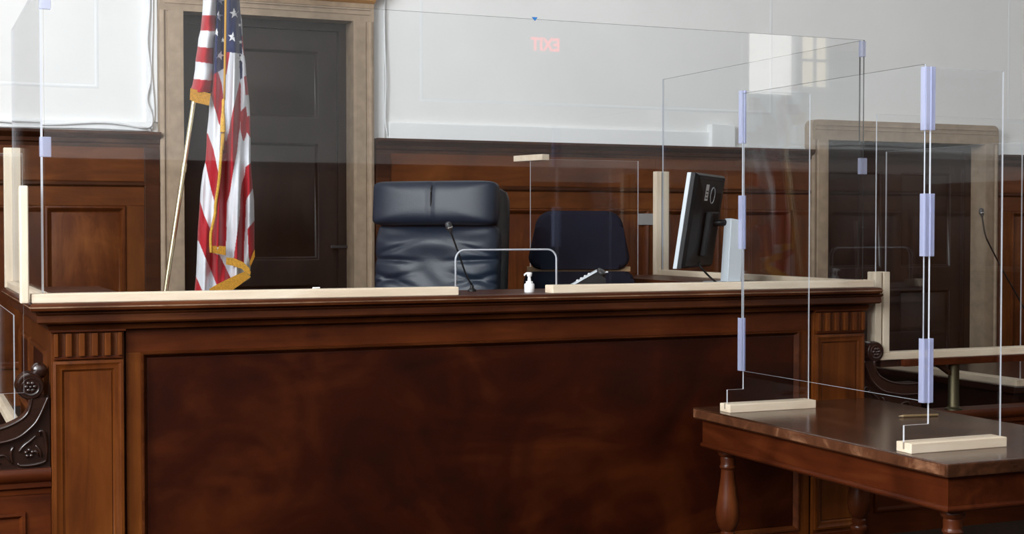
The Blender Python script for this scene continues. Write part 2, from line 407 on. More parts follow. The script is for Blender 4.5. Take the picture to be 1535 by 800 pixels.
wp0, wp1 = at(957, 337, 'Y', 8.93), at(979, 320, 'Y', 8.93)
obj('outlet_plate', boxm(wp0.x, wp1.x, 8.915, 8.935, wp0.z, wp1.z, bev=.003), plain('grey_plate', lin(.30, .29, .28), .5), wall_back)

# ---- door surrounds and doors
def casing(name, D, w, top, round_top, crown=False):
    x0, x1, z0, z1 = D; r = structure(name, ((x0 + x1) / 2, 8.9, z0))
    prof = [(0, 0), (0, .095), (.018, .105), (.026, .105), (.034, .092), (.050, .092), (.056, .100), (w - .02, .108), (w, .108)]
    def jamb(side):
        bm = B(); pts = []
        for t, p in prof + [(w, -.25), (w + .0, -.25)]:
            pts.append((t, p))
        xs = (x0 - w) if side < 0 else (x1 + w)
        rings = []
        for z in (z0, z1 + .0):
            rings.append([bm.verts.new((xs + (t if side < 0 else -t), WY - p, z)) for t, p in pts[:-1] + [(0, -.25)]])
        n = len(rings[0])
        for i in range(n): bm.faces.new((rings[0][i], rings[0][(i + 1) % n], rings[1][(i + 1) % n], rings[1][i]))
        bm.faces.new(rings[0]); bm.faces.new(rings[1])
        obj('jamb_stone', bm, 'stone', r)
    jamb(-1); jamb(1)
    # lintel
    zt = z1 + top
    if round_top:
        R = .05; pts = [(x0 - w, z1), (x1 + w, z1)]
        pts += [(x1 + w - R + R * math.cos(a), zt - R + R * math.sin(a)) for a in [k * math.pi / 12 for k in range(7)]]
        pts += [(x0 - w + R - R * math.sin(a), zt - R + R * math.cos(a)) for a in [k * math.pi / 12 for k in range(7)]]
    else: pts = [(x0 - w, z1), (x1 + w, z1), (x1 + w, zt), (x0 - w, zt)]
    bm = B(); prism(bm, pts, XZ, WY + .25, WY - .097); obj('lintel_stone', bm, 'stone', r)
    obj('lintel_bead', boxm(x0 - w + .03, x1 + w - .03, WY - .106, WY - .09, zt - .045, zt - .030, bev=.003), 'stone', r)
    obj('lintel_bead', boxm(x0 - w + .03, x1 + w - .03, WY - .104, WY - .09, zt - .075, zt - .066, bev=.002), 'stone', r)
    if crown:
        bm = B(); sweep(bm, ((x0 - w, WY), (x0 - w, WY - .1), (x1 + w, WY - .1), (x1 + w, WY)), [(-.05, zt), (.0, zt), (.012, zt + .018), (.012, zt + .03), (.05, zt + .06), (.05, zt + .08), (-.05, zt + .08)])
        obj('crown', bm, plain('tan_crown', lin(.32, .17, .07), .5), r)
    return r
casing('trim_1', D1, .142, .118, False, True)
casing('trim_2', D2, .140, .150, True)
def door(name, D, yf, panels):
    x0, x1, z0, z1 = D; r = structure(name, ((x0 + x1) / 2, yf, z0)); r['label'] = 'dark panelled wooden door'
    obj('door_frame', boxm(x0, x0 + .055, yf - .04, yf + .05, z0, z1), 'door', r)
    obj('door_frame', boxm(x1 - .055, x1, yf - .04, yf + .05, z0, z1), 'door', r)
    obj('door_frame', boxm(x0 + .055, x1 - .055, yf - .04, yf + .05, z1 - .05, z1), 'door', r)
    obj('leaf', boxm(x0 + .055, x1 - .055, yf + .03, yf + .055, z0, z1 - .05), 'door', r)
    xs = sorted({round(v, 3) for p in panels for v in p[:2]}); zs = sorted({round(v, 3) for p in panels for v in p[2:]})
    for a, b in [(x0 + .055, xs[0])] + [(xs[i], xs[i + 1]) for i in range(1, len(xs) - 1, 2)] + [(xs[-1], x1 - .055)]:
        obj('stile', boxm(a, b, yf, yf + .03, z0, z1 - .05), 'door', r)
    zz = [z0] + zs + [z1 - .05]
    for a, b in [(xs[i], xs[i + 1]) for i in range(0, len(xs), 2)]:
        for i in range(0, len(zz), 2):
            obj('rail', boxm(a, b, yf, yf + .03, zz[i], zz[i + 1]), 'door', r)
    for a, b, c, d in panels:
        bm = B(); framing(bm, a, b, c, d, [(0, .03), (.006, .028), (.018, .004), (.022, .002), (.15, .040), (.155, .042)], wall_fn(yf + .03), fill=True)
        obj('raised_panel', bm, 'door', r, smooth='auto')
    return r
r = door('door_1', D1, 9.10, [(1.80, 2.535, 2.325, 2.765), (1.80, 2.535, 1.40, 2.165), (1.80, 2.535, .75, 1.24)])
r = door('door_2', D2, 9.10, [(6.56, 7.06, 1.30, 2.05), (7.24, 7.74, 1.30, 2.05), (6.56, 7.06, .25, 1.12), (7.24, 7.74, .25, 1.12)])
dl0, dl1 = at(496, 370, 'Y', 9.05), at(528, 371, 'Y', 9.05)
obj('push_bar', boxm(dl0.x, dl1.x, 9.04, 9.06, dl0.z - .010, dl0.z + .010, bev=.004), 'dgrey', bpy.data.objects['door_1'])
for xx in (dl0.x + .01, dl1.x - .03): obj('bar_mount', boxm(xx, xx + .02, 9.06, 9.10, dl0.z - .01, dl0.z + .01), 'dgrey', bpy.data.objects['door_1'])

# ---- windows (daylight sources) in the left and rear walls
def window(name, wall, a0, a1, z0, z1, mat, nx, nz):
    """wall 'L': a runs along Y at X=XL facing +X; 'R': a runs along X at Y=YR facing +Y"""
    fn = (lambda a, b, p: Vector((XL + p, a, b))) if wall == 'L' else (lambda a, b, p: Vector((a, YR + p, b)))
    c = fn((a0 + a1) / 2, z0, 0); r = structure(name, c)
    bm = B(); framing(bm, a0 - .12, a1 + .12, z0 - .12, z1 + .12, [(0, 0), (0, .06), (.04, .07), (.10, .05), (.12, .01)], fn)
    obj('window_frame', bm, 'white_paint', r)
    w_, h_ = (a1 - a0) / nx, (z1 - z0) / nz
    for i in range(nx):
        for k in range(nz):
            bm = B(); bm.faces.new([bm.verts.new(fn(a, b, .012)) for a, b in ((a0 + i * w_, z0 + k * h_), (a0 + (i + 1) * w_, z0 + k * h_), (a0 + (i + 1) * w_, z0 + (k + 1) * h_), (a0 + i * w_, z0 + (k + 1) * h_))])
            obj('pane', bm, mat, r)
    def bar(p0, p1, q0, q1):
        u, v = fn(p0, q0, .013), fn(p1, q1, .045)
        obj('muntin', boxm(u.x, v.x, u.y, v.y, u.z, v.z), 'white_paint', r)
    for i in range(1, nx): bar(a0 + i * w_ - .018, a0 + i * w_ + .018, z0, z1)
    for k in range(1, nz): bar(a0, a1, z0 + k * h_ - .015, z0 + k * h_ + .015)
window('window_1', 'L', -.9, 1.2, 2.5, 5.4, 'sky_l', 2, 4)
window('window_2', 'L', 2.3, 4.4, 2.5, 5.4, 'sky_l', 2, 4)
window('window_3', 'R', 9.77, 10.40, 3.30, 5.4, 'sky_r', 1, 1)
window('window_5', 'R', 10.56, 10.92, 3.42, 5.4, 'sky_w', 2, 6)
window('added_window_4', 'R', -2.7, -1.2, 2.9, 5.4, 'sky_r', 2, 4)  # added out of view for extra frontal light, no such window known
obj('wainscot', boxm(XL, XR, YR, YR + .05, 0, 2.32), 'wains', wall_rear)
obj('cornice', boxm(XL, XR, YR, YR + .1, 2.26, 2.33, bev=.01), 'wains_dark', wall_rear)
obj('wainscot', boxm(XL, XL + .05, YR + .05, 8.9, 0, 2.2), 'wains', bpy.data.objects['wall_left'])
obj('wainscot', boxm(XR - .05, XR, YR + .05, 8.9, 0, 2.2), 'wains', bpy.data.objects['wall_right'])

# exit sign over the rear wall
ex = thing('exit_sign', (6.96, YR, 3.63), 'lit red exit sign high on the white wall, mirrored in the acrylic', 'sign')
obj('housing', boxm(6.76, 7.16, YR, YR + .05, 3.62, 3.88, bev=.008), 'white_pl', ex)
cu = bpy.data.curves.new('exit_text', 'FONT'); cu.body = 'EXIT'; cu.size = .21; cu.align_x = 'CENTER'; cu.align_y = 'CENTER'; cu.extrude = .003; cu.offset = .004
to = bpy.data.objects.new('exit_text', cu); COL.objects.link(to)
bpy.context.view_layer.update()
me = bpy.data.meshes.new_from_object(to.evaluated_get(bpy.context.evaluated_depsgraph_get()))
bpy.data.objects.remove(to)
bm = B(); bm.from_mesh(me)
# text faces +Y: x runs towards -X
for v in bm.verts: v.co = Vector((6.96 - v.co.x * .86, YR + .053 + v.co.z, 3.75 + v.co.y * 1.0))
obj('lettering', bm, 'red_lit', ex)

# ================================================================== JUDGE'S BENCH
ZT = 1.306
bench = thing('judge_bench', (2.56, 6.3, 0), 'long red-brown mahogany judge\'s bench with fluted corner pilasters and figured front panel', 'bench')
# desk top: U shaped slab
bm = B()
lip = [(-.02, 1.27), (.068, 1.27), (.082, 1.276), (.086, 1.288), (.084, 1.297), (.076, 1.304), (.06, ZT), (-.02, ZT)]
sweep(bm, ((.56, 7.66), (.56, 6.012), (4.52, 6.012), (4.52, 8.16)), lip)
obj('top_edge', bm, 'cornice', bench, smooth='auto')
bm = B(); sweep(bm, ((.56, 7.64), (.56, 6.012), (4.52, 6.012), (4.52, 8.14)), [(.080, 1.2855), (.0866, 1.2865), (.0872, 1.289), (.0866, 1.2915), (.080, 1.2925)])  # thin pale strip: worn edge plus its highlight, put into the colour
obj('worn_lip_highlight', bm, 'worn_lip_highlight', bench)
obj('desk_top', boxm(.575, 4.505, 6.025, 6.46, 1.268, ZT), 'cornice', bench)
obj('desk_top', boxm(3.55, 4.505, 6.46, 6.86, 1.268, ZT), 'cornice', bench)
obj('desk_top', boxm(4.06, 4.505, 6.86, 8.16, 1.268, ZT), 'cornice', bench)
obj('desk_top', boxm(.575, .95, 6.46, 7.66, 1.268, ZT), 'cornice', bench)
bm = B()
sweep(bm, ((.56, 7.66), (.56, 6.02), (4.572, 6.02), (4.572, 8.16)),
      [(-.03, 1.27), (.062, 1.27), (.062, 1.262), (.058, 1.258), (.054, 1.255), (.056, 1.228), (.050, 1.221), (.026, 1.219), (.014, 1.212), (.008, 1.192), (-.03, 1.192)])
obj('cornice', bm, 'cornice', bench, smooth='auto')
# front frame and panel
obj('carcass', boxm(.60, 4.53, 6.075, 6.11, 0, 1.268), 'bench_panel', bench)
obj('top_rail', boxm(.86, 4.25, 6.05, 6.075, 1.09, 1.192, bev=.002), 'bench_frame', bench)
obj('stile', boxm(.86, .921, 6.05, 6.075, 0, 1.09, bev=.002), 'bench_frame_v', bench)
obj('stile', boxm(4.19, 4.25, 6.05, 6.075, 0, 1.09, bev=.002), 'bench_frame_v', bench)
obj('bottom_rail', boxm(.921, 4.19, 6.05, 6.075, 0, .07, bev=.002), 'bench_frame', bench)
bm = B(); framing(bm, .921, 4.19, .07, 1.09, [(0, .026), (.003, .032), (.010, .030), (.016, .02), (.022, .008), (.026, .003)], wall_fn(6.075))
obj('panel_moulding', bm, 'cornice', bench, smooth='auto')
bm = B(); framing(bm, .945, 4.166, .094, 1.066, [(0, .002), (.003, .006), (.006, .007)], wall_fn(6.075), fill=True)
obj('front_panel', bm, 'bench_panel', bench)
def pilaster(x0, x1):
    p = obj('pilaster', boxm(x0, x1, 6.035, 6.075, 0, 1.192, bev=.002), 'bench_frame_v', bench)
    y = 6.035; w_ = x1 - x0
    # cap strip
    obj('cap_strip', boxm(x0 - .006, x1 + .006, 6.012, 6.035, 1.183, 1.192, bev=.002), 'bench_frame', p)
    # fluted frieze: raised blocks with hollow flutes between
    n = 5; a0, a1 = x0 + .010, x1 - .010; zb, zt = 1.084, 1.178
    obj('frieze_sill', boxm(a0, a1, 6.020, y, 1.072, zb, bev=.002), 'bench_frame', p)
    pitch = (a1 - a0 - .012) / n
    for i in range(n + 1):
        c = a0 + .006 + i * pitch
        wd = .012 if 0 < i < n else .010
        obj('flute_rib', boxm(max(a0, c - wd), min(a1, c + wd), 6.008, y, zb, zt, bev=.003), 'bench_frame_v', p)
    for i in range(n):
        c = a0 + .006 + (i + .5) * pitch; R = pitch / 2 - .008; bm = B()
        R += .004
        pts = [(c - R, y), (c + R, y)] + [(c + R * math.cos(t), y - .014 + .013 * math.sin(t)) for t in [k * math.pi / 8 for k in range(9)]]
        prism(bm, pts, XY, zb, zt)
        obj('flute', bm, 'bench_frame_v', p, smooth='auto')
    # framed panel below
    bm = B(); framing(bm, x0 + .004, x1 - .004, .07, 1.066, [(0, 0), (.001, .016), (.012, .019), (.024, .012), (.036, .011), (.042, .004), (.044, .003)], wall_fn(y))
    obj('frame_moulding', bm, 'bench_frame_v', p, smooth='auto')
    bm = B(); framing(bm, x0 + .048, x1 - .048, .114, 1.022, [(0, .001), (.004, .004)], wall_fn(y), fill=True)
    obj('inset_panel', bm, 'bench_frame_v', p)
    obj('plinth', boxm(x0 - .004, x1 + .004, 6.012, y, 0, .06, bev=.006), 'bench_frame', p)
pilaster(.562, .850); pilaster(4.262, 4.570)
# sides
bm = B(); box(bm, .562, .60, 6.075, 7.66, 0, 1.268); obj('side_board', bm, 'bench_frame_v', bench)
bm = B(); box(bm, 4.53, 4.570, 6.075, 8.16, 0, 1.268); obj('side_board', bm, 'bench_frame_v', bench)
left_fn = lambda a, b, p: Vector((.562 - p, a, b))
for a0, a1 in ((6.20, 6.86), (6.98, 7.56)):
    bm = B(); framing(bm, a0, a1, .74, 1.10, [(0, 0), (.002, .014), (.016, .016), (.024, .008), (.03, .001)], left_fn)
    obj('side_moulding', bm, 'bench_frame_v', bench, smooth='auto')
    bm = B(); framing(bm, a0 + .03, a1 - .03, .77, 1.07, [(0, .001), (.004, .003)], left_fn, fill=True)
    obj('side_panel', bm, 'bench_panel', bench)

# ---- low wings with carved scrolls each side of the bench
def wing(sign, label):
    xe = .562 if sign < 0 else 4.570                       # face of the bench
    far = xe + sign * 2.4
    r = thing('wing_wall', ((xe + far) / 2, 6.1, 0), label, 'panelled wall')
    X = lambda d: xe + sign * d
    obj('body', boxm(X(.002), far, 6.075, 6.17, 0, .58), 'bench_frame', r)
    bm = B(); sweep(bm, ((min(X(.002), far), 6.075), (max(X(.002), far), 6.075)),
                    [(-.11, .525), (.004, .525), (.006, .545), (.02, .555), (.02, .575), (.034, .585), (.04, .60), (.04, .622), (.034, .632), (-.11, .632)])
    obj('ledge', bm, 'bench_frame', r, smooth='auto')
    for k in range(3):
        a, b = sorted((X(.10 + k * .78), X(.10 + k * .78 + .66)))
        bm = B(); framing(bm, a, b, .12, .455, [(0, 0), (.002, .012), (.014, .014), (.022, .006), (.028, -.004), (.032, -.004)], wall_fn(6.075), fill=True)
        obj('panel', bm, 'bench_frame', r, smooth='auto')
    # carved scroll bracket, traced outline in metres from the bench face (d) and height (z)
    y0, y1 = 6.042, 6.165
    fn = lambda d, z, t: Vector((X(d), t, z))
    inner = [(.012, .92), (.024, .892), (.045, .845), (.068, .81), (.115, .77), (.16, .752), (.20, .745), (.27, .735), (.40, .735)]
    outer = [(.40, .79), (.27, .79), (.20, .80), (.165, .81), (.132, .825), (.108, .84), (.09, .86), (.08, .888), (.075, .92)]
    si = [(v.x, v.y) for v in spline([Vector((a, b, 0)) for a, b in inner], 5)]
    so = [(v.x, v.y) for v in spline([Vector((a, b, 0)) for a, b in outer], 5)]
    plate = obj('carved_plate', (lambda bm: (prism(bm, [(.004, .632), (.004, .92)] + si[1:] + [(.40, .632)], fn, y0 + .024, y1 - .02), bm)[1])(B()), 'carved', r)
    bm = B(); prism(bm, si + so, fn, y0, y1); sc = obj('scroll_band', bm, 'carved', r, smooth='auto')
    bm = B(); tube(bm, [fn(d, z, y0 + .002) for d, z in si], .006, 8); obj('bead', bm, 'carved', sc, smooth=True)
    bm = B(); tube(bm, [fn(d + .012 * 0, z - .0, y0 + .002) for d, z in so], .007, 8); obj('bead', bm, 'carved', sc, smooth=True)
    bm = B(); lathe(bm, [(.048, 0), (.053, .006), (.055, .02), (.050, .06), (.055, .11), (.053, .132), (.048, .138)], fn(.080, .966, y1 + .008), 28, axis=(0, -1, 0))
    vol = obj('volute', bm, 'carved', r, smooth='auto')
    bm = B(); lathe(bm, [(.034, 0), (.036, .004), (.034, .008), (.030, .006), (.026, .006)], fn(.080, .966, y0 - .005), 24, axis=(0, -1, 0))
    obj('rosette_ring', bm, 'carved', vol, smooth='auto')
    for k in range(6):
        a = k * math.pi / 3; bm = B()
        blob(bm, fn(.080 + .016 * math.cos(a), .966 + .016 * math.sin(a), y0 - .012), .009, .006, .009, 2, 3)
        obj('petal', bm, 'carved', vol, smooth=True)
    bm = B(); blob(bm, fn(.080, .966, y0 - .014), .007, .007, .007, 2, 3); obj('petal', bm, 'carved', vol, smooth=True)
    bm = B(); lathe(bm, [(.026, 0), (.032, .006), (.032, .05), (.026, .058), (.010, .064)], fn(.038, 1.022, y1 + .0), 20, axis=(0, -1, 0))
    obj('small_volute', bm, 'carved', r, smooth='auto')
    # leaf and flower carving on the plate
    fl = (.085, .694)
    yf = y0 + .020
    for k in range(5):
        a = k * 2 * math.pi / 5 + .3; bm = B(); blob(bm, fn(fl[0] + .013 * math.cos(a), fl[1] + .013 * math.sin(a), yf), .009, .009, .009, 2, 3)
        obj('flower_petal', bm, 'carved', plate, smooth=True)
    for pts, rr in (([(.02, .655), (.018, .72), (.028, .775), (.045, .78), (.044, .762)], .007), ([(.13, .655), (.115, .645), (.07, .645), (.035, .652), (.02, .66)], .007),
                    ([(.125, .70), (.105, .725), (.080, .745), (.058, .765)], .007), ([(.150, .655), (.155, .70), (.145, .725)], .006), ([(.060, .725), (.045, .70), (.040, .675)], .006), ([(.16, .665), (.18, .69), (.21, .685), (.215, .665), (.195, .66)], .006),
                    ([(.24, .65), (.27, .685), (.31, .69), (.33, .66)], .006), ([(.05, .68), (.06, .70), (.075, .69)], .006)):
        bm = B(); P = spline([fn(a, b, yf) for a, b in pts], 5); tube(bm, P, [rr * (.55 + .6 * math.sin(math.pi * (i + 1) / (len(P) + 1))) for i in range(len(P))], 8)
        obj('tendril', bm, 'carved', plate, smooth=True)
    return r
wing(-1, 'low panelled wood wing with carved scroll beside the bench end below the tall pine post')
wing(1, 'low dark wood wing with carved scroll between the bench and the brass-post counter')

# ================================================================== ACRYLIC SCREENS
def pane(name, pts, fn, t, parent, edge='edge', th=.009):
    bm = B(); prism(bm, pts, fn, t - th / 2, t + th / 2, mat=0, side_mat=1)
    return obj(name, bm, ['acrylic', edge], parent)
def rect(a0, a1, b0, b1): return [(a0, b0), (a1, b0), (a1, b1), (a0, b1)]
PY = 6.0
fs = thing('acrylic_screen', (2.55, PY, ZT), 'wide clear acrylic screen with cut-out pass-through along the front edge of the bench', 'screen')
xa, xb = .540, 4.535; n0, n1 = at(683, 410, 'Y', PY).x, at(834, 410, 'Y', PY).x; nz = at(760, 374, 'Y', PY).z; R = .045
notch = [(n0, ZT + .012)] + [(n0 + R - R * math.cos(a), nz - R + R * math.sin(a)) for a in [k * math.pi / 16 for k in range(9)]] + \
        [(n1 - R + R * math.sin(a), nz - R + R * math.cos(a)) for a in [k * math.pi / 16 for k in range(9)]] + [(n1, ZT + .012)]
pane('acrylic_pane', [(xa, ZT + .012)] + notch + [(xb, ZT + .012), (xb, 2.565), (xa, 2.565)], XZ, PY, fs, edge='edge_dim')
bm = B()
for i in range(len(notch) - 1):
    pass
tube(bm, [Vector((a, PY - .0, b)) for a, b in notch], .0042, 8); obj('lit_cut_edge', bm, 'edge', fs, smooth=True)  # bright tube painted as the light gathered along the cut
def rail(name, x0, x1, y0, y1, z0, z1, mat, parent, bev=.004):
    return obj(name, boxm(x0, x1, y0, y1, z0, z1, bev=bev), mat, parent)
ra = at(688, 435, 'Y', 5.955).x; rb = at(829, 432, 'Y', 5.955).x
rail('base_rail', .482, ra, 5.956, 6.044, ZT, ZT + .037, 'pine', fs)
rail('base_rail', rb, 4.578, 5.956, 6.044, ZT, ZT + .037, 'pine', fs)
def clip_box(parent, c, w_, d, h):
    obj('clip', boxm(c[0] - w_ / 2, c[0] + w_ / 2, c[1] - d / 2, c[1] + d / 2, c[2] - h / 2, c[2] + h / 2, bev=.003), 'clip', parent)
clip_box(fs, (.543, PY - .002, at(65, 220, 'Y', PY).z), .044, .026, .08)
clip_box(fs, (.546, PY - .002, 2.52), .044, .026, .08)
clip_box(fs, (4.533, PY + .004, at(1296, 249, 'Y', PY).z), .045, .02, .083)
clip_box(fs, (4.528, PY + .004, 2.52), .032, .02, .08)
bm = B(); tp = [at(797, 25.5, 'Y', PY - .004), at(806, 26, 'Y', PY - .004), at(802, 31.5, 'Y', PY - .004)]
prism(bm, [(p.x, p.z) for p in tp], XZ, PY - .0045, PY - .0032); obj('tape', bm, 'tape', fs, label='scrap of blue tape')

ls = thing('acrylic_screen', (.53, 6.8, ZT), 'clear acrylic side screen with tall pine post at the flag end of the bench', 'screen')
pane('acrylic_pane', rect(6.046, 7.60, ZT + .012, 2.60), YZ, .533, ls)
rail('base_rail', .500, .566, 6.05, 7.60, ZT, ZT + .034, 'pine_y', ls)
bm = B(); box(bm, .489, .5295, 7.605, 7.645, ZT, 2.012, bev=.004); box(bm, .5355, .575, 7.605, 7.645, ZT, 2.012, bev=.004)
obj('post', bm, 'pine_v', ls)
obj('post_groove', boxm(.5295, .5355, 7.61, 7.64, ZT, 2.008), 'slot', ls)

rs = thing('acrylic_screen', (4.54, 7.1, ZT), 'clear acrylic side screen with grooved pine post behind the computer monitor', 'screen')
pane('acrylic_pane', rect(6.046, 8.10, ZT + .012, 2.568), YZ, 4.545, rs, edge='edge_dim')
bm = B(); tube(bm, [(4.545, 8.10, ZT + .02), (4.545, 8.10, 2.568)], .004, 6); obj('lit_edge_line', bm, 'edge', rs)  # white tube added for the lit look of the rear edge
rail('base_rail', 4.512, 4.578, 6.05, 8.12, ZT, ZT + .034, 'pine_y', rs)
bm = B(); z1 = at(991, 257, 'Y', 8.12).z; box(bm, 4.497, 4.538, 8.10, 8.145, ZT, z1, bev=.004); box(bm, 4.550, 4.592, 8.10, 8.145, ZT, z1, bev=.004)
obj('post', bm, 'pine_v', rs); obj('post_groove', boxm(4.538, 4.550, 8.115, 8.14, ZT, z1 - .004), 'slot', rs)

# small screen over the left wing with a short post at the bench corner
ws = thing('acrylic_screen', (.1, 5.97, 0), 'small acrylic screen in a short rounded pine post at the bench corner above the scroll', 'screen')
p0 = at(28.5, 278, 'Y', 5.96); p1 = at(42, 278, 'Y', 5.96)
xs_, ztop, zpane = (p0.x + p1.x) / 2, p0.z, at(35, 230, 'Y', 5.97).z
pane('acrylic_pane', [(-.70, .95), (.452, .95), (.452, 1.262), (xs_ - .003, 1.262), (xs_ - .003, zpane), (-.70, zpane)], XZ, 5.975, ws)
obj('post', boxm(p0.x, p1.x, 5.945, 6.0, ZT - .0, ztop, bev=.008, seg=3), 'pine_v', ws)
obj('post', boxm(-.745, -.70, 5.94, 6.01, 0, 1.6, bev=.006), 'pine_v', ws)
ls2 = thing('acrylic_screen', (-.1, 6.9, .6), 'acrylic screen on a pale pine rail behind the carved scroll of the wing', 'screen')
pane('acrylic_pane', rect(6.46, 7.45, .77, at(22, 472, 'Y', 6.46).z), YZ, .450, ls2, th=.005)
rail('base_rail', .424, .470, 6.44, 7.50, .752, .784, 'pine_y', ls2)
for yy in (6.50, 7.40): obj('support_leg', boxm(.425, .475, yy - .02, yy + .02, 0 if yy < 6.6 else .55, .755, bev=.003), 'carved', ls2)

# screen on the counter right of the bench
CYP = 6.085
ct = thing('raised_counter', (5.7, CYP, .63), 'narrow reddish wood counter shelf on brass posts right of the bench', 'counter')
obj('shelf', boxm(4.83, 6.75, 6.03, 6.17, .882, .920, bev=.004), 'table', ct)
for xx in (5.20, 6.45):
    bm = B(); lathe(bm, [(.045, 0), (.045, .008), (.034, .014), (.030, .022), (.029, .20), (.029, .25)], (xx, 6.085, .632), 20); obj('brass_post', bm, 'brass', ct, smooth='auto')
bm = B(); prism(bm, [(5.07, .882), (5.12, .882), (5.17, .842), (5.17, .82)], XZ, 6.07, 6.10); obj('bracket', bm, 'carved', ct)
obj('shelf_support', boxm(4.70, 4.84, 6.06, 6.16, .882, .92), 'carved', ct)
cs = thing('acrylic_screen', (5.6, CYP, .92), 'acrylic screen with grooved pine post on the raised counter right of the bench', 'screen')
pane('acrylic_pane', rect(4.682, 6.72, .935, 2.20), XZ, CYP, cs)
rail('base_rail', 4.672, 6.75, 6.045, 6.135, .92, .958, 'pine', cs)
bm = B(); zp = at(1320, 407, 'Y', CYP).z
box(bm, 4.660, 4.700, 6.055, 6.125, .958, zp, bev=.004); box(bm, 4.712, 4.752, 6.055, 6.125, .958, zp, bev=.004)
obj('post', bm, 'pine_v', cs); obj('post_groove', boxm(4.70, 4.712, 6.068, 6.12, .958, zp - .004), 'slot', cs)

# clerk's desk behind the counter, with its own side screen
cd = thing('clerk_desk', (6.6, 6.95, 0), 'low dark wood desk behind the brass-post counter carrying a microphone', 'desk')
obj('desk_top', boxm(5.78, 7.75, 6.26, 7.66, .672, .712, bev=.006), 'carved', cd)
obj('side_board', boxm(5.83, 5.87, 6.32, 7.60, 0, .672), 'carved', cd)
obj('side_board', boxm(7.66, 7.70, 6.32, 7.60, 0, .672), 'carved', cd)
obj('front_board', boxm(5.87, 7.66, 6.34, 6.38, .08, .672), 'carved', cd)
ds = thing('acrylic_screen', (5.85, 6.95, .712), 'acrylic side screen on a long pale rail of the low dark desk behind the counter', 'screen')
pane('acrylic_pane', rect(6.29, 7.50, .722, 2.10), YZ, 5.85, ds)
rail('base_rail', 5.805, 5.895, 6.27, 7.62, .712, .748, 'pine_y', ds)

# screen behind the navy chair with a pine cap block
bs = thing('acrylic_screen', (4.3, 8.35, .55), 'acrylic screen with a small pine cap block standing behind the navy chair', 'screen')
e0 = at(795, 300, 'Y', 8.35); ztp = at(795, 238, 'Y', 8.35).z
pane('acrylic_pane', rect(e0.x, e0.x + .78, .55, ztp), XZ, 8.35, bs)
c0, c1 = at(775, 235, 'Y', 8.52), at(818, 232, 'Y', 8.24); d_ = (c1 - c0); d_.z = 0; d_.normalize(); nrm = Vector((-d_.y, d_.x, 0))
bm = B(); L = (c1 - c0).length; cc = (c0 + c1) / 2
rm = Matrix(((d_.x, nrm.x, 0), (d_.y, nrm.y, 0), (0, 0, 1)))
box(bm, cc.x - L / 2, cc.x + L / 2, cc.y - .03, cc.y + .03, ztp - .012, ztp + .026, bev=.003, rot=rm, pivot=cc)
obj('cap_block', bm, 'pine', bs)
for xx in (.02, .72): obj('foot_block', boxm(e0.x + xx, e0.x + xx + .045, 8.22, 8.48, .55, .588, bev=.003), 'pine_y', bs)

# ================================================================== TABLE
TX0, TX1, TY0, TY1, TZ = 3.440, 4.440, 4.056, 5.840, .76
tb = thing('wooden_table', ((TX0 + TX1) / 2, (TY0 + TY1) / 2, 0), 'long dark mahogany table with turned legs in front of the bench', 'table')
obj('table_top', boxm(TX0, TX1, TY0, TY1, .708, TZ, bev=.010, seg=3), 'table_top', tb)
obj('worn_edge', boxm(TX0 - .0015, TX0 + .012, TY0 + .012, TY1 - .012, .716, .753, bev=.001), 'worn_edge', tb)
obj('apron', boxm(TX0 + .035, TX0 + .06, TY0 + .035, TY1 - .035, .592, .708), 'table', tb)
obj('apron', boxm(TX1 - .06, TX1 - .035, TY0 + .035, TY1 - .035, .592, .708), 'table', tb)
obj('apron', boxm(TX0 + .06, TX1 - .06, TY0 + .035, TY0 + .06, .592, .708), 'table', tb)
obj('apron', boxm(TX0 + .06, TX1 - .06, TY1 - .06, TY1 - .035, .592, .708), 'table', tb)
bm = B(); a = .022
sweep(bm, ((TX0 + .035, TY1 - .035), (TX0 + .035, TY0 + .035), (TX1 - .035, TY0 + .035), (TX1 - .035, TY1 - .035), (TX0 + .036, TY1 - .035)), [(-.02, .576), (.006, .576), (.013, .584), (.013, .590), (.004, .598), (-.02, .598)])
obj('apron_bead', bm, 'table', tb, smooth='auto')
prof = [(.036, 0), (.045, .012), (.046, .03), (.036, .045), (.030, .055), (.034, .07), (.034, .085), (.026, .10), (.030, .115), (.040, .13), (.043, .14), (.040, .15), (.030, .157), (.034, .165), (.034, .178), (.028, .185),
        (.044, .205), (.054, .235), (.057, .265), (.054, .30), (.046, .35), (.039, .40), (.034, .44), (.032, .475), (.038, .482), (.040, .488), (.036, .495), (.034, .50), (.036, .525), (.034, .535), (.044, .545), (.046, .553), (.044, .56), (.050, .57), (.050, .60)]
for lx, ly in ((TX0 + .125, TY0 + .115), (TX0 + .125, TY1 - .115), (TX1 - .125, TY0 + .115), (TX1 - .125, TY1 - .115)):
    bm = B(); lathe(bm, prof, (lx, ly, 0), 28); obj('leg', bm, 'leg', tb, smooth='auto')
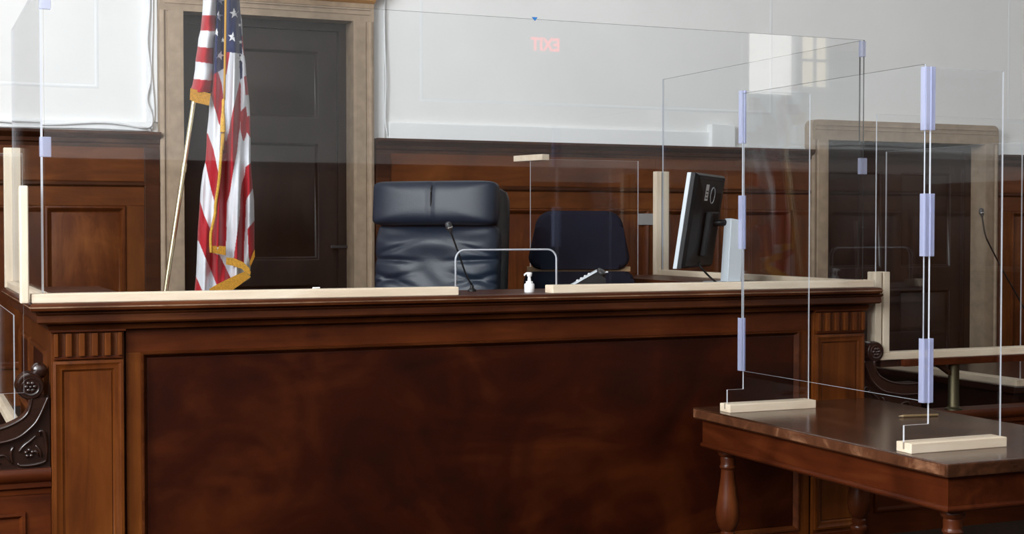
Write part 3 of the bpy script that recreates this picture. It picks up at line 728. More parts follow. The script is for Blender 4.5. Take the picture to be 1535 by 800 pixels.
# acrylic screen on the table
ts = thing('acrylic_screen', (3.75, 4.95, TZ), 'three-sided acrylic screen in two pale pine feet on the wooden table', 'screen')
bases = []
for (x0p, x1p, yb) in ((3.488, 3.960, 5.585), (3.474, 3.932, 4.295)):
    bases.append(obj('pine_foot', boxm(x0p, x1p, yb, yb + .088, TZ, TZ + .038, bev=.003), 'pine', ts))
    obj('foot_groove', boxm(x0p - .0006, x0p + .004, yb + .040, yb + .049, TZ + .014, TZ + .0386), 'slot', ts)
TPX = 3.578
y5, y4 = 5.63, 4.34
pane('acrylic_pane', [(3.500, TZ + .012), (3.948, TZ + .012), (3.948, 2.238), (TPX + .008, 2.238), (TPX + .008, .862), (3.500, .862)], XZ, y5, ts)
pane('acrylic_pane', [(3.474, TZ + .012), (3.938, TZ + .012), (3.938, 2.212), (TPX + .010, 2.212), (TPX + .010, .862), (3.474, .862)], XZ, y4, ts)
pane('acrylic_pane', rect(y4 + .012, y5 - .01, .948, 2.225), YZ, TPX - .006, ts, edge='edge_dim')
for yy in (y4 + .012, y5 - .010):
    bm = B(); tube(bm, [(TPX - .006, yy, .948), (TPX - .006, yy, 2.225)], .0030, 8); obj('lit_edge_line', bm, 'edge', ts, smooth=True)  # white tubes added for the lit look of the upright edges
bm = B(); tube(bm, [(TPX - .006, y4 + .012, .948), (TPX - .006, y5 - .010, .948)], .0010, 6); obj('lit_edge_line', bm, 'edge', ts, smooth=True)  # thin white line added as the lit lower edge
for y_, zs in ((y5, ((136, 215), (293, 373), (476, 555))), (y4, ((100, 195), (290, 384), (507, 603)))):
    for ya, yb in zs:
        z0 = at(1117 if y_ == y5 else 1388, yb, 'Y', y_).z; z1 = at(1117 if y_ == y5 else 1388, ya, 'Y', y_).z
        bm = B(); hw = .0125 if y_ == y5 else .024
        box(bm, TPX - hw, TPX - hw + .003, y_ - .012, y_ + .016, z0, z1, bev=.001)
        box(bm, TPX + hw - .003, TPX + hw, y_ - .012, y_ + .016, z0, z1, bev=.001)
        box(bm, TPX - hw + .003, TPX + hw - .003, y_ - .014, y_ - .0095, z0, z1, bev=.001)
        tube(bm, [(TPX, y_ - .016, z0), (TPX, y_ - .016, z1)], .003, 8)
        obj('hinge_clip', bm, 'clip', ts)
# pencil
pa, pb = at(1347, 623.5, 'Z', TZ + .006), at(1406, 621.5, 'Z', TZ + .006); dv = (pb - pa).normalized()
pc = thing('pencil', ((pa + pb) / 2)[:2] + (TZ,), 'thin brown pencil lying on the wooden table', 'pencil')
bm = B(); cyl(bm, pa + dv * .022, pb, .0055, seg=6); obj('shaft', bm, 'pencil', pc)
bm = B(); cyl(bm, pa, pa + dv * .022, .0012, .0055, seg=6); obj('tip', bm, 'tip', pc)

# ================================================================== FLAG
FY = 8.22
fl = thing('flag_on_stand', at(232, 560, 'Y', FY + .06)[:2] + (.55,), 'draped American flag with gold fringe and cord on a leaning brass pole', 'flag')
b0, b1 = at(248, 436, 'Y', FY + .06), at(291, 150, 'Y', FY + .06); pd = (b1 - b0).normalized()
foot = b0 + pd * ((.62 - b0.z) / pd.z); tip = b0 + pd * ((3.35 - b0.z) / pd.z); mid = b0 + pd * ((1.95 - b0.z) / pd.z)
ROOT[fl] = Vector((foot.x, foot.y, .55)); fl.location = ROOT[fl]
bm = B(); cyl(bm, foot, mid, .0145, seg=18); cyl(bm, mid - pd * .02, mid + pd * .03, .018, seg=18); cyl(bm, mid, tip, .0135, seg=18); obj('pole', bm, 'pole', fl, smooth='auto')
bm = B(); lathe(bm, [(.012, 0), (.03, .02), (.03, .03), (.012, .05), (.026, .08), (.026, .10), (.004, .2)], tip, 16, axis=pd); obj('finial', bm, 'pole', fl, smooth='auto')
bm = B(); lathe(bm, [(.17, 0), (.17, .02), (.15, .035), (.06, .05), (.035, .07), (.03, .14), (.02, .14)], (foot.x, foot.y, .55), 32); obj('stand_base', bm, 'brass', fl, smooth='auto')

WHT, RED, BLU = (.74, .75, .79), (.40, .008, .018), (.014, .022, .095)
zA = lambda L: [(280 + u / 7.2727, v / 7.2727) for u, v in L]
zB = lambda L: [(280 + u / 7.2727, 100 + v / 7.2727) for u, v in L]
zC = lambda L: [(280 + u / 7.2727, 200 + v / 7.2727) for u, v in L]
zD = lambda L: [(280 + u / 5.7143, 300 + v / 5.7143) for u, v in L]
def inpoly(x, y, P):
    c = np.zeros(x.shape, bool); n = len(P)
    for i in range(n):
        (x1, y1), (x2, y2) = P[i], P[(i + 1) % n]
        if y1 == y2: continue
        k = ((y1 > y) != (y2 > y)) & (x < (x2 - x1) * (y - y1) / (y2 - y1) + x1)
        c ^= k
    return c
def interp(P, y): return np.interp(y, [p[1] for p in P], [p[0] for p in P])
regions = [
    (BLU, [(300, -200), (345, -200), (345, 30), (339.5, 78.4), (339.5, 101), (335, 103), (327, 107.5), (318, 112.5), (300, 113)]),
    (BLU, [(337, -200), (372, -200), (361.5, 20), (363, 55), (363, 81), (359, 80), (344.6, 78.4), (337, 78.4)]),
    (WHT, [(360.8, 22), (366, 22), (366, 54), (362.8, 54), (361.5, 36)]),
    (RED, [(362.4, 54), (368, 54), (368, 82), (365.5, 83), (363, 70)]),
    (BLU, [(358.6, 80), (362.6, 84), (363.2, 100), (363.2, 117), (360.2, 119.5), (359, 100)]),
    (RED, [(338, 78), (344.6, 78.4), (339.4, 112), (338, 112)]),
    (RED, zB([(270, 95), (340, 55), (380, 180), (395, 300), (395, 360), (365, 600), (365, 640), (350, 620), (320, 500), (290, 410), (262, 300), (240, 300)])),
    (RED, zB([(577, 160), (588, 190), (588, 490), (582, 660), (562, 760), (562, 812), (440, 812), (460, 700), (490, 530), (525, 380)])),
    (RED, zB([(622, 110), (665, 85), (690, 300), (640, 312)])),
    (RED, zB([(585, 490), (645, 428), (660, 540), (720, 530), (720, 790), (690, 770), (655, 715), (625, 812), (610, 800), (585, 690)])),
    (RED, zB([(190, 720), (222, 720), (255, 812), (190, 812)])),
    (RED, zC([(190, 0), (228, 0), (290, 170), (320, 310), (352, 470), (352, 560), (318, 750), (305, 755), (260, 590), (230, 450), (205, 325), (150, 300)])),
    (RED, zC([(396, 0), (410, 0), (425, 90), (438, 60), (447, 0), (567, 0), (548, 200), (517, 350), (492, 500), (472, 640), (435, 760), (432, 812), (310, 812), (350, 560), (372, 250)])),
    (RED, zC([(608, -5), (652, -5), (640, 40), (615, 70)])),
    (RED, zC([(640, 365), (700, 318), (730, 330), (740, 590), (715, 605), (650, 720), (640, 812), (583, 812), (583, 680), (600, 540), (632, 450)])),
    (RED, zC([(100, 700), (145, 720), (150, 812), (100, 812)])),
    (RED, zD([(60, -10), (112, 0), (150, 130), (212, 275), (212, 445), (280, 470), (330, 570), (375, 665), (255, 725), (200, 580), (150, 470), (100, 345), (60, 340)])),
    (RED, zD([(250, -5), (345, -5), (340, 100), (340, 250), (336, 400), (205, 400), (215, 280), (240, 130)])),
    (RED, zD([(460, -5), (505, -5), (502, 200), (490, 400), (490, 540), (400, 500), (430, 290), (450, 150)])),
    (RED, zD([(520, 248), (585, 165), (600, 165), (600, 440), (540, 540), (530, 470)])),
    (RED, zD([(40, 640), (75, 645), (140, 790), (40, 790)])),
]
lobe_reg = [(WHT, [(280, -200), (330, -200), (330, 23.4), (280, 22.7)]), (RED, [(280, 22.7), (303, 22.7), (323, 23.4), (330, 23.4), (330, 47.5), (300, 45.4), (280, 45.4)]),
            (RED, [(280, 70), (297, 70), (319, 72.2), (330, 72.2), (330, 95.6), (318, 95.6), (293, 92), (280, 92)]),
            (RED, [(280, 118), (290, 118), (318, 120.8), (330, 121), (330, 160), (280, 160)]),
            (RED, [(280, -22), (330, -22), (330, 0), (280, 0)]), (RED, [(280, -70), (330, -70), (330, -46), (280, -46)]), (RED, [(280, -120), (330, -120), (330, -95), (280, -95)])]
def cloth(name, left, right, y0, y1, regs, depth, base_c, rows, cols, thick):
    ys = np.linspace(y0, y1, rows); uu = np.linspace(0, 1, cols)
    Lx, Rx = interp(left, ys), interp(right, ys)
    PX = Lx[:, None] + (Rx - Lx)[:, None] * uu[None, :]; PYY = np.repeat(ys[:, None], cols, 1)
    col = np.empty(PX.shape + (3,)); col[:] = base_c
    for c, P in regs: col[inpoly(PX, PYY, P)] = c
    U = 2 * uu[None, :] - 1
    dep = depth(U + 0 * PX, PYY, PX)
    edge = np.sqrt(np.clip(1 - U ** 4, 0, 1))
    verts = []; cols_ = []
    for side in (0, 1):
        for i in range(rows):
            for k in range(cols):
                yv = FY - dep[i, k] * edge[0, k] if side == 0 else FY + thick * float(edge[0, k])
                verts.append(at(PX[i, k], PYY[i, k], 'Y', yv) - ROOT[fl]); cols_.append(tuple(col[i, k]) + (1.,))
    fcs = []; n = rows * cols
    for i in range(rows - 1):
        for k in range(cols - 1):
            a = i * cols + k; fcs.append((a, a + cols, a + cols + 1, a + 1)); fcs.append((n + a, n + a + 1, n + a + cols + 1, n + a + cols))
    for k in range(cols - 1):
        for i in (0, rows - 1):
            a = i * cols + k; fcs.append((a, a + 1, n + a + 1, n + a) if i == 0 else (a + 1, a, n + a, n + a + 1))
    me = bpy.data.meshes.new(name); me.from_pydata([tuple(v) for v in verts], [], fcs)
    ca = me.color_attributes.new('Col', 'FLOAT_COLOR', 'POINT')
    ca.data.foreach_set('color', np.array(cols_, dtype=np.float32).ravel())
    me.materials.append(M['flag'])
    for p in me.polygons: p.use_smooth = True
    o = bpy.data.objects.new(name, me); COL.objects.link(o); o.parent = fl; ROOT[o] = ROOT[fl]
    return o
main_L = [(316, -160), (322, -60), (322.8, 0), (322.6, 18), (321, 41), (318.8, 62), (319, 75), (317.6, 97), (317.6, 118), (315, 137), (312.6, 176), (310, 200), (309.5, 220), (308.2, 240), (304, 258), (301, 280), (299, 310), (296.5, 345), (295.5, 375), (294, 412), (291.5, 436), (291, 450)]
main_R = [(334, -160), (352, -60), (359.4, 0), (360.4, 19), (362.6, 30), (363.4, 53), (366, 81), (368.2, 96), (369, 110), (371.5, 130), (374, 155), (375.2, 180), (375.6, 215), (375.5, 240), (378.4, 275), (380.8, 300), (381.4, 330), (381.4, 376), (375.5, 400), (374, 418), (345, 436), (338, 450)]
def fold(U, Y, X):
    a = .035 * np.cos(2 * math.pi * ((X - 349 - (Y - 100) * .020) / 26.)) + .018 * np.cos(2 * math.pi * ((X - 300 + (Y) * .045) / 15. + .2)) + .010 * np.sin(Y / 23. + U * 3)
    g = np.exp(-((X - (338 - .018 * (Y - 100))) / 3.5) ** 2) * .03 * (Y < 230)
    return .10 + a - g
cloth('flag_cloth', main_L, main_R, -160, 450, regions, fold, WHT, 640, 120, .05)
lobe_L = [(316, -160), (307, -60), (304.3, 0), (303, 22.7), (300.6, 45.4), (297.4, 57.8), (296.3, 70), (293.3, 88), (292.2, 105), (290, 118), (288.3, 127.5), (286, 133), (285.8, 141)]
lobe_R = [(325, -160), (327, -60), (326, 0), (325, 41), (322, 62), (322, 97), (320, 118), (317, 137), (316, 141)]
def lfold(U, Y, X): return .125 + .02 * np.cos(U * 3.0) + .006 * np.sin(Y / 9. + U * 2)
cloth('flag_cloth', lobe_L, lobe_R, -160, 138, lobe_reg, lfold, WHT, 300, 50, .02)
# stars
def star(px, py, r, rot, clipx=None):
    r *= 1.1
    pts = []
    for k in range(10):
        a = rot + k * math.pi / 5; q = r if k % 2 == 0 else r * .40
        x = px + q * math.sin(a) * .92; y = py - q * math.cos(a)
        if clipx is not None: x = max(x, clipx[0]); x = min(x, clipx[1])
        pts.append((x, y))
    def dp(x, y):
        l_, r_ = float(interp(main_L, y)), float(interp(main_R, y)); u = 2 * (x - l_) / (r_ - l_) - 1
        return float(fold(np.array(u), np.array(y), np.array(x))) * math.sqrt(max(0, 1 - min(1, abs(u)) ** 4))
    bm = B(); d0 = max(dp(x, y) for x, y in pts + [(px, py)]) + .004
    fr = [bm.verts.new(at(x, y, 'Y', FY - dp(x, y) - .006)) for x, y in pts]; ce = bm.verts.new(at(px, py, 'Y', FY - dp(px, py) - .007))
    bk = [bm.verts.new(at(x, y, 'Y', FY - dp(x, y) - .001)) for x, y in pts]
    for k in range(10):
        bm.faces.new((fr[k], fr[(k + 1) % 10], ce)); bm.faces.new((fr[k], bk[k], bk[(k + 1) % 10], fr[(k + 1) % 10]))
    obj('star', bm, 'starwhite', fl)
for a in ((327, 24, 7.5, .15), (324, 48.5, 6, .2, (321.5, 327)), (334, 60, 4, 0, (332, 336)), (330, 83, 7, .3, (323, 336)), (330.5, 1, 6.5, .2),
          (351.2, 20, 7.5, -.1), (348.6, 55.5, 7.5, .12), (361, 87.5, 6, .2, (356, 364.5)), (360.8, 63, 3.2, .2), (359.4, 37.5, 3, .3), (347, -24, 7, 0), (329, -26, 7, .2)):
    star(*a)
# gold fringe
def fringe(poly_top, poly_bot, off=.012, n=40, dfun=None):
    bm = B(); T = [Vector((x, y, 0)) for x, y in poly_top]; Bo = [Vector((x, y, 0)) for x, y in poly_bot]
    def samp(P, t):
        ls_ = [0]
        for a, b in zip(P, P[1:]): ls_.append(ls_[-1] + (b - a).length)
        s = t * ls_[-1]
        for i in range(len(P) - 1):
            if s <= ls_[i + 1] + 1e-6: return P[i].lerp(P[i + 1], (s - ls_[i]) / max(1e-6, ls_[i + 1] - ls_[i]))
        return P[-1]
    f0 = []; f1 = []; g0 = []; g1 = []
    for k in range(n + 1):
        p, q = samp(T, k / n), samp(Bo, k / n)
        wv = .004 * (k % 2)
        dd = dfun(p.x, p.y) + off
        f0.append(bm.verts.new(at(p.x, p.y, 'Y', FY - dd - wv))); f1.append(bm.verts.new(at(q.x, q.y + (.6 if k % 2 else 0), 'Y', FY - dd - wv)))
        g0.append(bm.verts.new(at(p.x, p.y, 'Y', FY - dd + .008))); g1.append(bm.verts.new(at(q.x, q.y, 'Y', FY - dd + .008)))
    for k in range(n):
        for a, b in ((f0, f1), (f1, g1), (g1, g0), (g0, f0)):
            bm.faces.new((a[k], a[k + 1], b[k + 1], b[k]))
    bm.faces.new((f0[0], f1[0], g1[0], g0[0])); bm.faces.new((f0[-1], g0[-1], g1[-1], f1[-1]))
    obj('gold_fringe', bm, 'gold', fl)
def dmain(x, y):
    l_, r_ = float(interp(main_L, y)), float(interp(main_R, y)); u = max(-1, min(1, 2 * (x - l_) / max(1, (r_ - l_)) - 1))
    return max(.03, float(fold(np.array(u), np.array(y), np.array(x))) * math.sqrt(max(0, 1 - abs(u) ** 4)))
dm_top = lambda x, y: max(dmain(x, min(y, 400)), .12)
fringe([(285.4, 132), (289, 133), (316, 140.5)], [(284.6, 149), (292, 153), (313.5, 158)], dfun=lambda x, y: .125, n=44)
fringe(zD([(215, 392), (275, 390), (336, 396)]), zD([(213, 448), (275, 458), (334, 470)]), dfun=lambda x, y: .135, n=30)
fringe(zD([(338, 490), (400, 494), (480, 528), (535, 578), (549, 618)]), zD([(336, 548), (395, 560), (470, 585), (500, 612), (545, 640)]), dfun=lambda x, y: .14, n=44)
fringe(zD([(500, 608), (450, 628), (370, 665), (255, 722), (190, 760)]), zD([(548, 655), (480, 705), (400, 762), (330, 800), (230, 830)]), dfun=lambda x, y: .15, n=70)
fringe(zD([(582, 418), (560, 470), (536, 540)]), zD([(584, 480), (562, 530), (545, 570)]), dfun=lambda x, y: .06, n=24)
bm = B(); P = zC([(392, 0), (385, 120), (372, 260), (358, 440), (345, 560), (325, 690), (312, 790)]) + zD([(243, 110), (222, 210), (206, 290), (205, 400), (209, 448)])
tube(bm, spline([at(x, y, 'Y', FY - .150) for x, y in P], 5), .0085, 8); obj('gold_edging', bm, 'gold', fl, smooth=True)
# cord and tassel
bm = B(); tube(bm, [at(x, y, 'Y', FY - .172) for x, y in ((336, -150), (337.5, -60), (338.3, 0), (337.6, 60), (336.8, 110), (336.2, 150))], .0065, 8); obj('cord', bm, 'goldcord', fl, smooth=True)
t0 = at(334.8, 148, 'Y', FY - .176); t1 = at(334.0, 198, 'Y', FY - .176); Lt = (t1 - t0).length
bm = B(); lathe(bm, [(.004, 0), (.0085, .006), (.0085, .055), (.0105, .062), (.0085, .07), (.010, .08), (.0135, .12), (.0155, Lt)], t0, 16, axis=t1 - t0); obj('tassel', bm, 'gold', fl, smooth='auto')
bm = B(); tube(bm, [at(336, 190, 'Y', FY - .165), at(335, 206, 'Y', FY - .16), at(333.5, 225, 'Y', FY - .155)], .007, 8); obj('cord', bm, 'goldcord', fl, smooth=True)

# ================================================================== JUDGE'S CHAIR
def rz(a): return Matrix.Rotation(a, 3, 'Z')
c_mid = at(655, 400, 'Y', 7.15)
ch = thing('executive_chair', (c_mid.x, 7.15, .55), 'big black leather executive chair with padded headrest behind the bench', 'chair')
A = math.radians(-39)        # yaw of the chair: its front turned towards the viewer's left
RZ = rz(A); ORG = Vector((c_mid.x, 7.15, 0))
def W(u, v, z): return ORG + RZ @ Vector((u, v, 0)) + Vector((0, 0, z))
tilt = Matrix.Rotation(math.radians(-6), 3, 'X')
RC = RZ @ tilt
zh0, zh1 = at(655, 337, 'Y', 7.1).z, at(655, 273, 'Y', 7.1).z
HWD = .345
def head_disp(q):
    q = q.copy()
    s = math.exp(-(q.x / .010) ** 2) * .010
    if q.y < 0: q.y += s
    q.y -= .012 * math.cos(q.x * 4)
    return q
hc = (zh0 + zh1) / 2
bm = B(); blob(bm, W(0, -.02, hc), HWD, .085, (zh1 - zh0) / 2 + .004, 3.6, 44, RC, head_disp, pf=12); obj('headrest', bm, 'leather', ch, smooth=True)
bm = B(); tube(bm, [W(.004, -.112 + .030 * abs(t) ** 3.2 - .012 * t, hc + t * .094) for t in (-1, -.8, -.6, -.2, .2, .6, .8, 1)], .0042, 6); obj('centre_seam', bm, 'leather_d', ch, smooth=True)
def back_disp(q):
    q = q.copy()
    if q.y < 0:
        for z0, k, sl, wd in ((.185, .020, .05, .012), (.105, .013, -.22, .014), (.268, .008, -.30, .016), (.06, .012, .3, .016)):
            q.y += k * math.exp(-((q.z - z0 - sl * (abs(q.x) - .15)) / wd) ** 2) * min(1, (abs(q.x) / .2) ** 2)
        q.y -= .030 * math.exp(-((q.x / .22) ** 2)) * math.exp(-((q.z - .29) / .07) ** 2)
        q.y += .0025 * math.sin(q.x * 34 + q.z * 30 + 6 * q.x * q.x) * math.exp(-((q.z - .10) / .09) ** 2)
        q.y += .012 * math.exp(-((q.z - .31 - .25 * q.x * q.x) / .03) ** 2) * (1 - math.exp(-(q.x / .2) ** 2))
    q.x *= 1 + .05 * max(0, -q.z - .02) / .3
    return q
bh = .39
bm = B(); blob(bm, W(0, -.005, zh0 - bh + .008), HWD, .095, bh, 3.6, 76, RC, back_disp, pf=14); obj('back_cushion', bm, 'leather', ch, smooth=True)
zb0 = zh0 - 2 * bh
bm = B(); blob(bm, W(0, .11, (zh1 + zb0) / 2 - .02), HWD + .014, .06, (zh1 - zb0) / 2 - .005, 4.0, 14, RC, pf=14); obj('back_shell', bm, 'leather_d', ch, smooth=True)
bm = B(); blob(bm, W(0, -.29, 1.03), .31, .30, .085, 4.5, 10, RZ); obj('seat', bm, 'leather', ch, smooth=True)
for s in (-1, 1):
    bm = B(); blob(bm, W(s * .36, -.26, 1.225), .045, .20, .03, 4, 6, RZ); ar = obj('armrest', bm, 'leather_d', ch, smooth=True)
    bm = B(); tube(bm, spline([W(s * .36, -.12, 1.20), W(s * .375, -.12, 1.08), W(s * .33, -.20, .97), W(s * .2, -.25, .94)], 5), .018, 8); obj('arm_support', bm, 'blk', ar, smooth=True)
bm = B(); cyl(bm, W(0, -.25, .66), W(0, -.25, .95), .03, seg=16); obj('gas_column', bm, 'blk', ch, smooth='auto')
for k in range(5):
    a = k * 2 * math.pi / 5; e = W(.33 * math.cos(a), -.25 + .33 * math.sin(a), .645)
    bm = B(); tube(bm, [W(0, -.25, .69), W(.17 * math.cos(a), -.25 + .17 * math.sin(a), .675), e], [.028, .022, .016], 8); lg = obj('base_arm', bm, 'blk', ch, smooth=True)
    bm = B(); cyl(bm, e + Vector((-.012, 0, -.067)), e + Vector((.012, 0, -.067)), .028, seg=16); obj('caster', bm, 'blk', lg, smooth='auto')

# ================================================================== NAVY TASK CHAIR
n_mid = at(868, 400, 'Y', 7.4)
nc = thing('task_chair', (n_mid.x, 7.4, .55), 'navy fabric task chair with rounded back between the leather chair and the monitor', 'chair')
ORG2 = Vector((n_mid.x, 7.4, 0)); RZ2 = rz(math.radians(-20))
def W2(u, v, z): return ORG2 + RZ2 @ Vector((u, v, 0)) + Vector((0, 0, z))
zt2, zb2 = at(868, 316, 'Y', 7.4).z, at(868, 403, 'Y', 7.4).z
def out2(z0, z1, wt, wb, rt, rb):
    pts = []
    def arc(cx, cz, r, a0, a1):
        return [(cx + r * math.cos(a), cz + r * math.sin(a)) for a in [a0 + (a1 - a0) * k / 8 for k in range(9)]]
    pts += arc(wt - rt, z1 - rt, rt, 0, math.pi / 2) + arc(-wt + rt, z1 - rt, rt, math.pi / 2, math.pi)
    pts += arc(-wb + rb, z0 + rb, rb, math.pi, 1.5 * math.pi) + arc(wb - rb, z0 + rb, rb, 1.5 * math.pi, 2 * math.pi)
    return pts
def soft_slab(name, pts, th, mat, parent, Wf, v0, bev=.02):
    bm = B(); vs = prism(bm, pts, lambda a, b, t: Wf(a, t, b), v0 - th / 2, v0 + th / 2)
    big = [f for f in bm.faces if len(f.verts) > 4]
    es = list({e for f in big for e in f.edges})
    bmesh.ops.bevel(bm, geom=es, offset=bev, segments=4, affect='EDGES', profile=.5)
    return obj(name, bm, mat, parent, smooth='auto')
soft_slab('backrest', out2(zb2, zt2, .255, .292, .10, .07), .08, 'fabric', nc, W2, 0, .03)
zl1 = at(868, 405, 'Y', 7.4).z
soft_slab('lumbar_cushion', out2(1.06, zl1 - .006, .315, .33, .05, .05), .09, 'fabric', nc, W2, .005, .03)
obj('wood_bar', (lambda bm: (box(bm, -.30, .30, -.012, .012, zb2 - .016, zb2 + .014, bev=.004), [setattr(v, 'co', W2(v.co.x, v.co.y + .015, v.co.z)) for v in bm.verts], bm)[2])(B()), plain('tan_wood_bar', lin(.28, .17, .08), .5), nc)
bm = B(); blob(bm, W2(0, -.27, 1.0), .26, .26, .05, 4, 8, RZ2); obj('seat', bm, 'fabric', nc, smooth=True)
bm = B(); cyl(bm, W2(0, -.22, .64), W2(0, -.22, .96), .026, seg=16); obj('gas_column', bm, 'blk', nc, smooth='auto')
bm = B(); tube(bm, spline([W2(0, .06, 1.3), W2(0, .10, 1.1), W2(0, .02, .95), W2(0, -.22, .93)], 5), .02, 8); obj('back_support', bm, 'blk', nc, smooth=True)
for k in range(5):
    a = k * 2 * math.pi / 5 + .3; e = W2(.30 * math.cos(a), -.22 + .30 * math.sin(a), .64)
    bm = B(); tube(bm, [W2(0, -.22, .68), e], [.024, .015], 8); lg = obj('base_arm', bm, 'blk', nc, smooth=True)
    bm = B(); cyl(bm, e + Vector((-.012, 0, -.064)), e + Vector((.012, 0, -.064)), .026, seg=16); obj('caster', bm, 'blk', lg, smooth='auto')

# ================================================================== DESK THINGS
# microphone on the bench
def microphone(label, pts, y, base_z, base_xy, rad=.0045, head=True):
    P = [at(x, yy, 'Y', y) for x, yy in pts]
    r = thing('gooseneck_microphone', (base_xy[0], base_xy[1], base_z), label, 'microphone')
    bm = B(); lathe(bm, [(.020, 0), (.020, .006), (.016, .012), (.010, .016), (.008, .03)], (base_xy[0], base_xy[1], base_z), 24); obj('base', bm, 'blk', r, smooth='auto')
    bm = B(); tube(bm, spline(P + [Vector((base_xy[0], base_xy[1], base_z + .03))], 6), rad, 8); obj('gooseneck', bm, 'blk', r, smooth=True)
    d = (P[0] - P[1]).normalized()
    bm = B(); lathe(bm, [(.006, -.012), (.010, -.004), (.014, .004), (.0155, .014), (.0155, .03), (.012, .038), (.004, .042)], P[0], 16, axis=d); obj('capsule', bm, 'dgrey', r, smooth='auto')
    bm = B(); lathe(bm, [(.0165, 0), (.0172, .003), (.0165, .006)], P[0] + d * .010, 18, axis=d); obj('ring', bm, 'chrome', r, smooth='auto')
    return r
bx = at(707.5, 437, 'Y', 6.30)
microphone('black gooseneck microphone on the bench in front of the leather chair', [(675, 345), (680, 359), (689, 384), (698.5, 411)], 6.30, ZT, (bx.x, 6.30))
bq = at(1562, 520, 'Y', 6.8)
microphone('black gooseneck microphone on the low dark desk behind the counter', [(1472, 322), (1474, 336), (1477, 352), (1484, 368), (1506, 410), (1535, 462)], 6.8, .712, (bq.x + .10, 6.8), .005)
# sanitizer
sp = at(793.5, 437, 'Z', ZT); k_ = 7.0 / 2137.5
sx, sy = at(793.5, 430, 'Y', 6.10).x, 6.10
sb = thing('pump_bottle', (sx, sy, ZT), 'small white pump sanitizer bottle in the pass-through gap', 'bottle')
bm = B(); lathe(bm, [(.022, 0), (.024, .003), (.024, .036), (.022, .041), (.012, .044)], (sx, sy, ZT), 24); obj('bottle_body', bm, 'white_pl', sb, smooth='auto')
bm = B(); lathe(bm, [(.0165, .043), (.0165, .052), (.009, .053), (.0075, .066), (.0065, .072)], (sx, sy, ZT), 20); obj('collar', bm, 'white_pl', sb, smooth='auto')
bm = B(); lathe(bm, [(.006, .07), (.012, .078), (.013, .090), (.011, .094)], (sx, sy, ZT), 16)
tube(bm, [(sx, sy, ZT + .088), (sx - .014, sy, ZT + .089), (sx - .024, sy, ZT + .084), (sx - .025, sy, ZT + .078)], [.006, .0055, .004, .0035], 8); obj('pump_head', bm, 'white_pl', sb, smooth='auto')
# desk phone
p = at(897, 424, 'Y', 6.34)
ph = thing('desk_phone', (p.x, 6.34, ZT), 'dark grey desk phone with tilted silver keypad on the bench', 'telephone')
px0, px1 = at(868, 430, 'Y', 6.3).x, at(912, 430, 'Y', 6.3).x; pzt = at(900, 405, 'Y', 6.34).z
tri = [(px0 - .02, ZT), (px1, ZT), (px1 + .002, ZT + .045), (px1 - .028, pzt - .004), (px1 - .045, pzt - .008)]
bm = B(); prism(bm, tri, XZ, 6.27, 6.45); obj('body', bm, 'blk', ph)
a, b = Vector((px0 - .02, 0, ZT + .006)), Vector((px1 - .04, 0, pzt - .004)); d = (b - a).normalized(); up_ = Vector((-d.z, 0, d.x))
bm = B(); prism(bm, [(q.x, q.z) for q in (a, b, b + up_ * .008, a + up_ * .008)], XZ, 6.268, 6.452); obj('keypad_plate', bm, 'silver', ph)
for i in range(4):
    for j in range(3):
        c = a + d * (.055 + i * .022) + up_ * .010; bm = B(); blob(bm, (c.x, 6.275 + j * .03, c.z), .006, .008, .004, 3, 3); obj('key', bm, 'white_pl', ph, smooth=True)
bm = B(); blob(bm, (px1 - .022, 6.36, pzt - .012), .026, .10, .018, 3, 5, Matrix.Rotation(.6, 3, 'Y')); obj('handset', bm, 'dgrey', ph, smooth=True)
bm = B(); tube(bm, [(px1 - .004, 6.30, pzt - .012), (px1 + .008, 6.29, pzt - .006), (px1 + .012, 6.285, pzt - .008)], .004, 8); obj('hook', bm, 'silver', ph, smooth=True)

ph.rotation_euler.z = -math.radians(27)

# monitor
m0 = at(1036, 330, 'Y', 6.45); ang = math.radians(48)
# local frame: u along the panel width (away from the viewer, to the right), n = back of the panel, z up
ud = Vector((math.sin(math.radians(46.5)), math.cos(math.radians(46.5)), 0)); nd = Vector((ud.y, -ud.x, 0))
mon_o = Vector((m0.x, 6.45, 0))
zt_m = at(1037, 258, 'Y', 6.45).z; zb_m = at(1015, 404, 'Y', 6.38).z; Hm = zt_m - zb_m
lean = (at(1037, 258, 'Y', 6.45).x - at(1015, 404, 'Y', 6.45).x)
mo = thing('computer_monitor', (mon_o.x + ud.x * .28, mon_o.y + ud.y * .28, ZT), 'black computer monitor with silver bezel and silver stand on the bench', 'monitor')
lv = Vector((lean / Hm * nd.x, lean / Hm * nd.y, 0)) * .9
def Wm(u, n, h): return mon_o + ud * u + nd * n + lv * (h - Hm) + Vector((0, 0, zb_m + h))
def mon_box(u0, u1, n0, n1, h0, h1, bev=0):
    bm = B(); box(bm, u0, u1, n0, n1, h0, h1, bev=bev)
    for v in bm.verts: v.co = Wm(v.co.x, v.co.y, v.co.z)
    return bm
WM = .56
obj('silver_bezel', mon_box(0, WM, -.022, .0, 0, Hm, bev=.003), 'silver', mo)
obj('screen', mon_box(.015, WM - .015, -.0235, -.021, .02, Hm - .015), 'screen', mo)
bm = B()
framing(bm, .0, WM, .0, Hm, [(.001, .0), (.001, .022), (.014, .040), (.10, .052), (.105, .052)], lambda a, b, p: Wm(a, p, b), fill=True)
obj('back_cover', bm, 'blk', mo)
obj('vent_groove', mon_box(.04, WM - .04, .040, .0465, Hm - .033, Hm - .026), 'dgrey', mo)
obj('mount_block', mon_box(.20, .36, .052, .085, .06, .30, bev=.008), 'blk', mo)
obj('sticker', mon_box(.145, .20, .052, .0535, Hm - .145, Hm - .06), 'paper', mo)
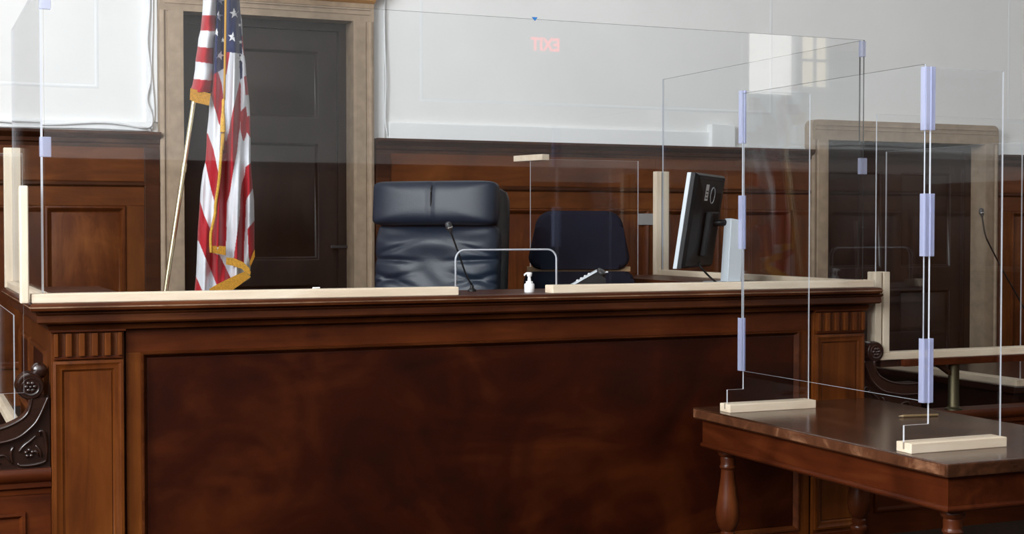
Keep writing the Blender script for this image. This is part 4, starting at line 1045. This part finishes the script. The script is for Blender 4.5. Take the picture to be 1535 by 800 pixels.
for k in range(3): obj('sticker_print', mon_box(.152, .193 - .01 * (k % 2), .0535, .054, Hm - .135 + k * .018, Hm - .128 + k * .018), 'dgrey', mo)
bm = B(); ring = [Wm(.29 + .042 * math.cos(t), .053, Hm - .115 + .042 * math.sin(t)) for t in [k * 2 * math.pi / 28 for k in range(29)]]
tube(bm, ring, .0028, 6); obj('round_emblem', bm, 'silver', mo, smooth=True)
# stand column
s0 = at(1096, 421, 'Y', 6.56); s1 = at(1101, 327, 'Y', 6.56)
w0 = at(1085, 421, 'Y', 6.56).x; w1 = at(1107, 421, 'Y', 6.56).x; w2 = at(1091, 327, 'Y', 6.56).x; w3 = at(1111, 332, 'Y', 6.56).x
bm = B(); prism(bm, [(w0, ZT + .012), (w1, ZT + .012), (w3, s1.z - .012), (w2, s1.z)], XZ, 6.53, 6.60)
bmesh.ops.bevel(bm, geom=list(bm.edges), offset=.006, segments=2, affect='EDGES'); obj('stand_column', bm, 'silver', mo)
bm = B(); lathe(bm, [(.12, 0), (.12, .008), (.12, .014), (.02, .016)], (((w0 + w1) / 2), 6.62, ZT + .0005), 32); obj('stand_base', bm, 'silver', mo, smooth='auto')
hp = Wm(.28, .085, .24); bm = B(); tube(bm, [Wm(.28, .07, .24), Vector(((w2 + w3) / 2 - .005, 6.57, s1.z - .022))], .018, 10); obj('arm', bm, 'blk', mo, smooth=True)
cb0, cb1 = at(1048, 397, 'Y', 6.50), at(1077, 425, 'Y', 6.46); cb1.z = ZT + .008
bm = B(); tube(bm, spline([Wm(.22, .06, .03), cb0, cb0.lerp(cb1, .5) - Vector((0, 0, .008)), cb1, cb1 + Vector((.05, .06, .002))], 6), .0055, 8); obj('cable', bm, 'blk', mo, smooth=True)

# tiny white clip lying on the front rail
q = at(474, 433, 'Y', 6.0)
bm = B(); tube(bm, [(q.x - .016, 6.0, ZT + .041), (q.x + .016, 6.002, ZT + .041), (q.x + .018, 6.01, ZT + .041), (q.x - .012, 6.012, ZT + .041)], .0038, 6)
obj('paper_clip', bm, 'white_pl', None, origin=(q.x, 6.0, ZT + .037), label='tiny white clip lying on the pale front rail of the bench', cat='clip')
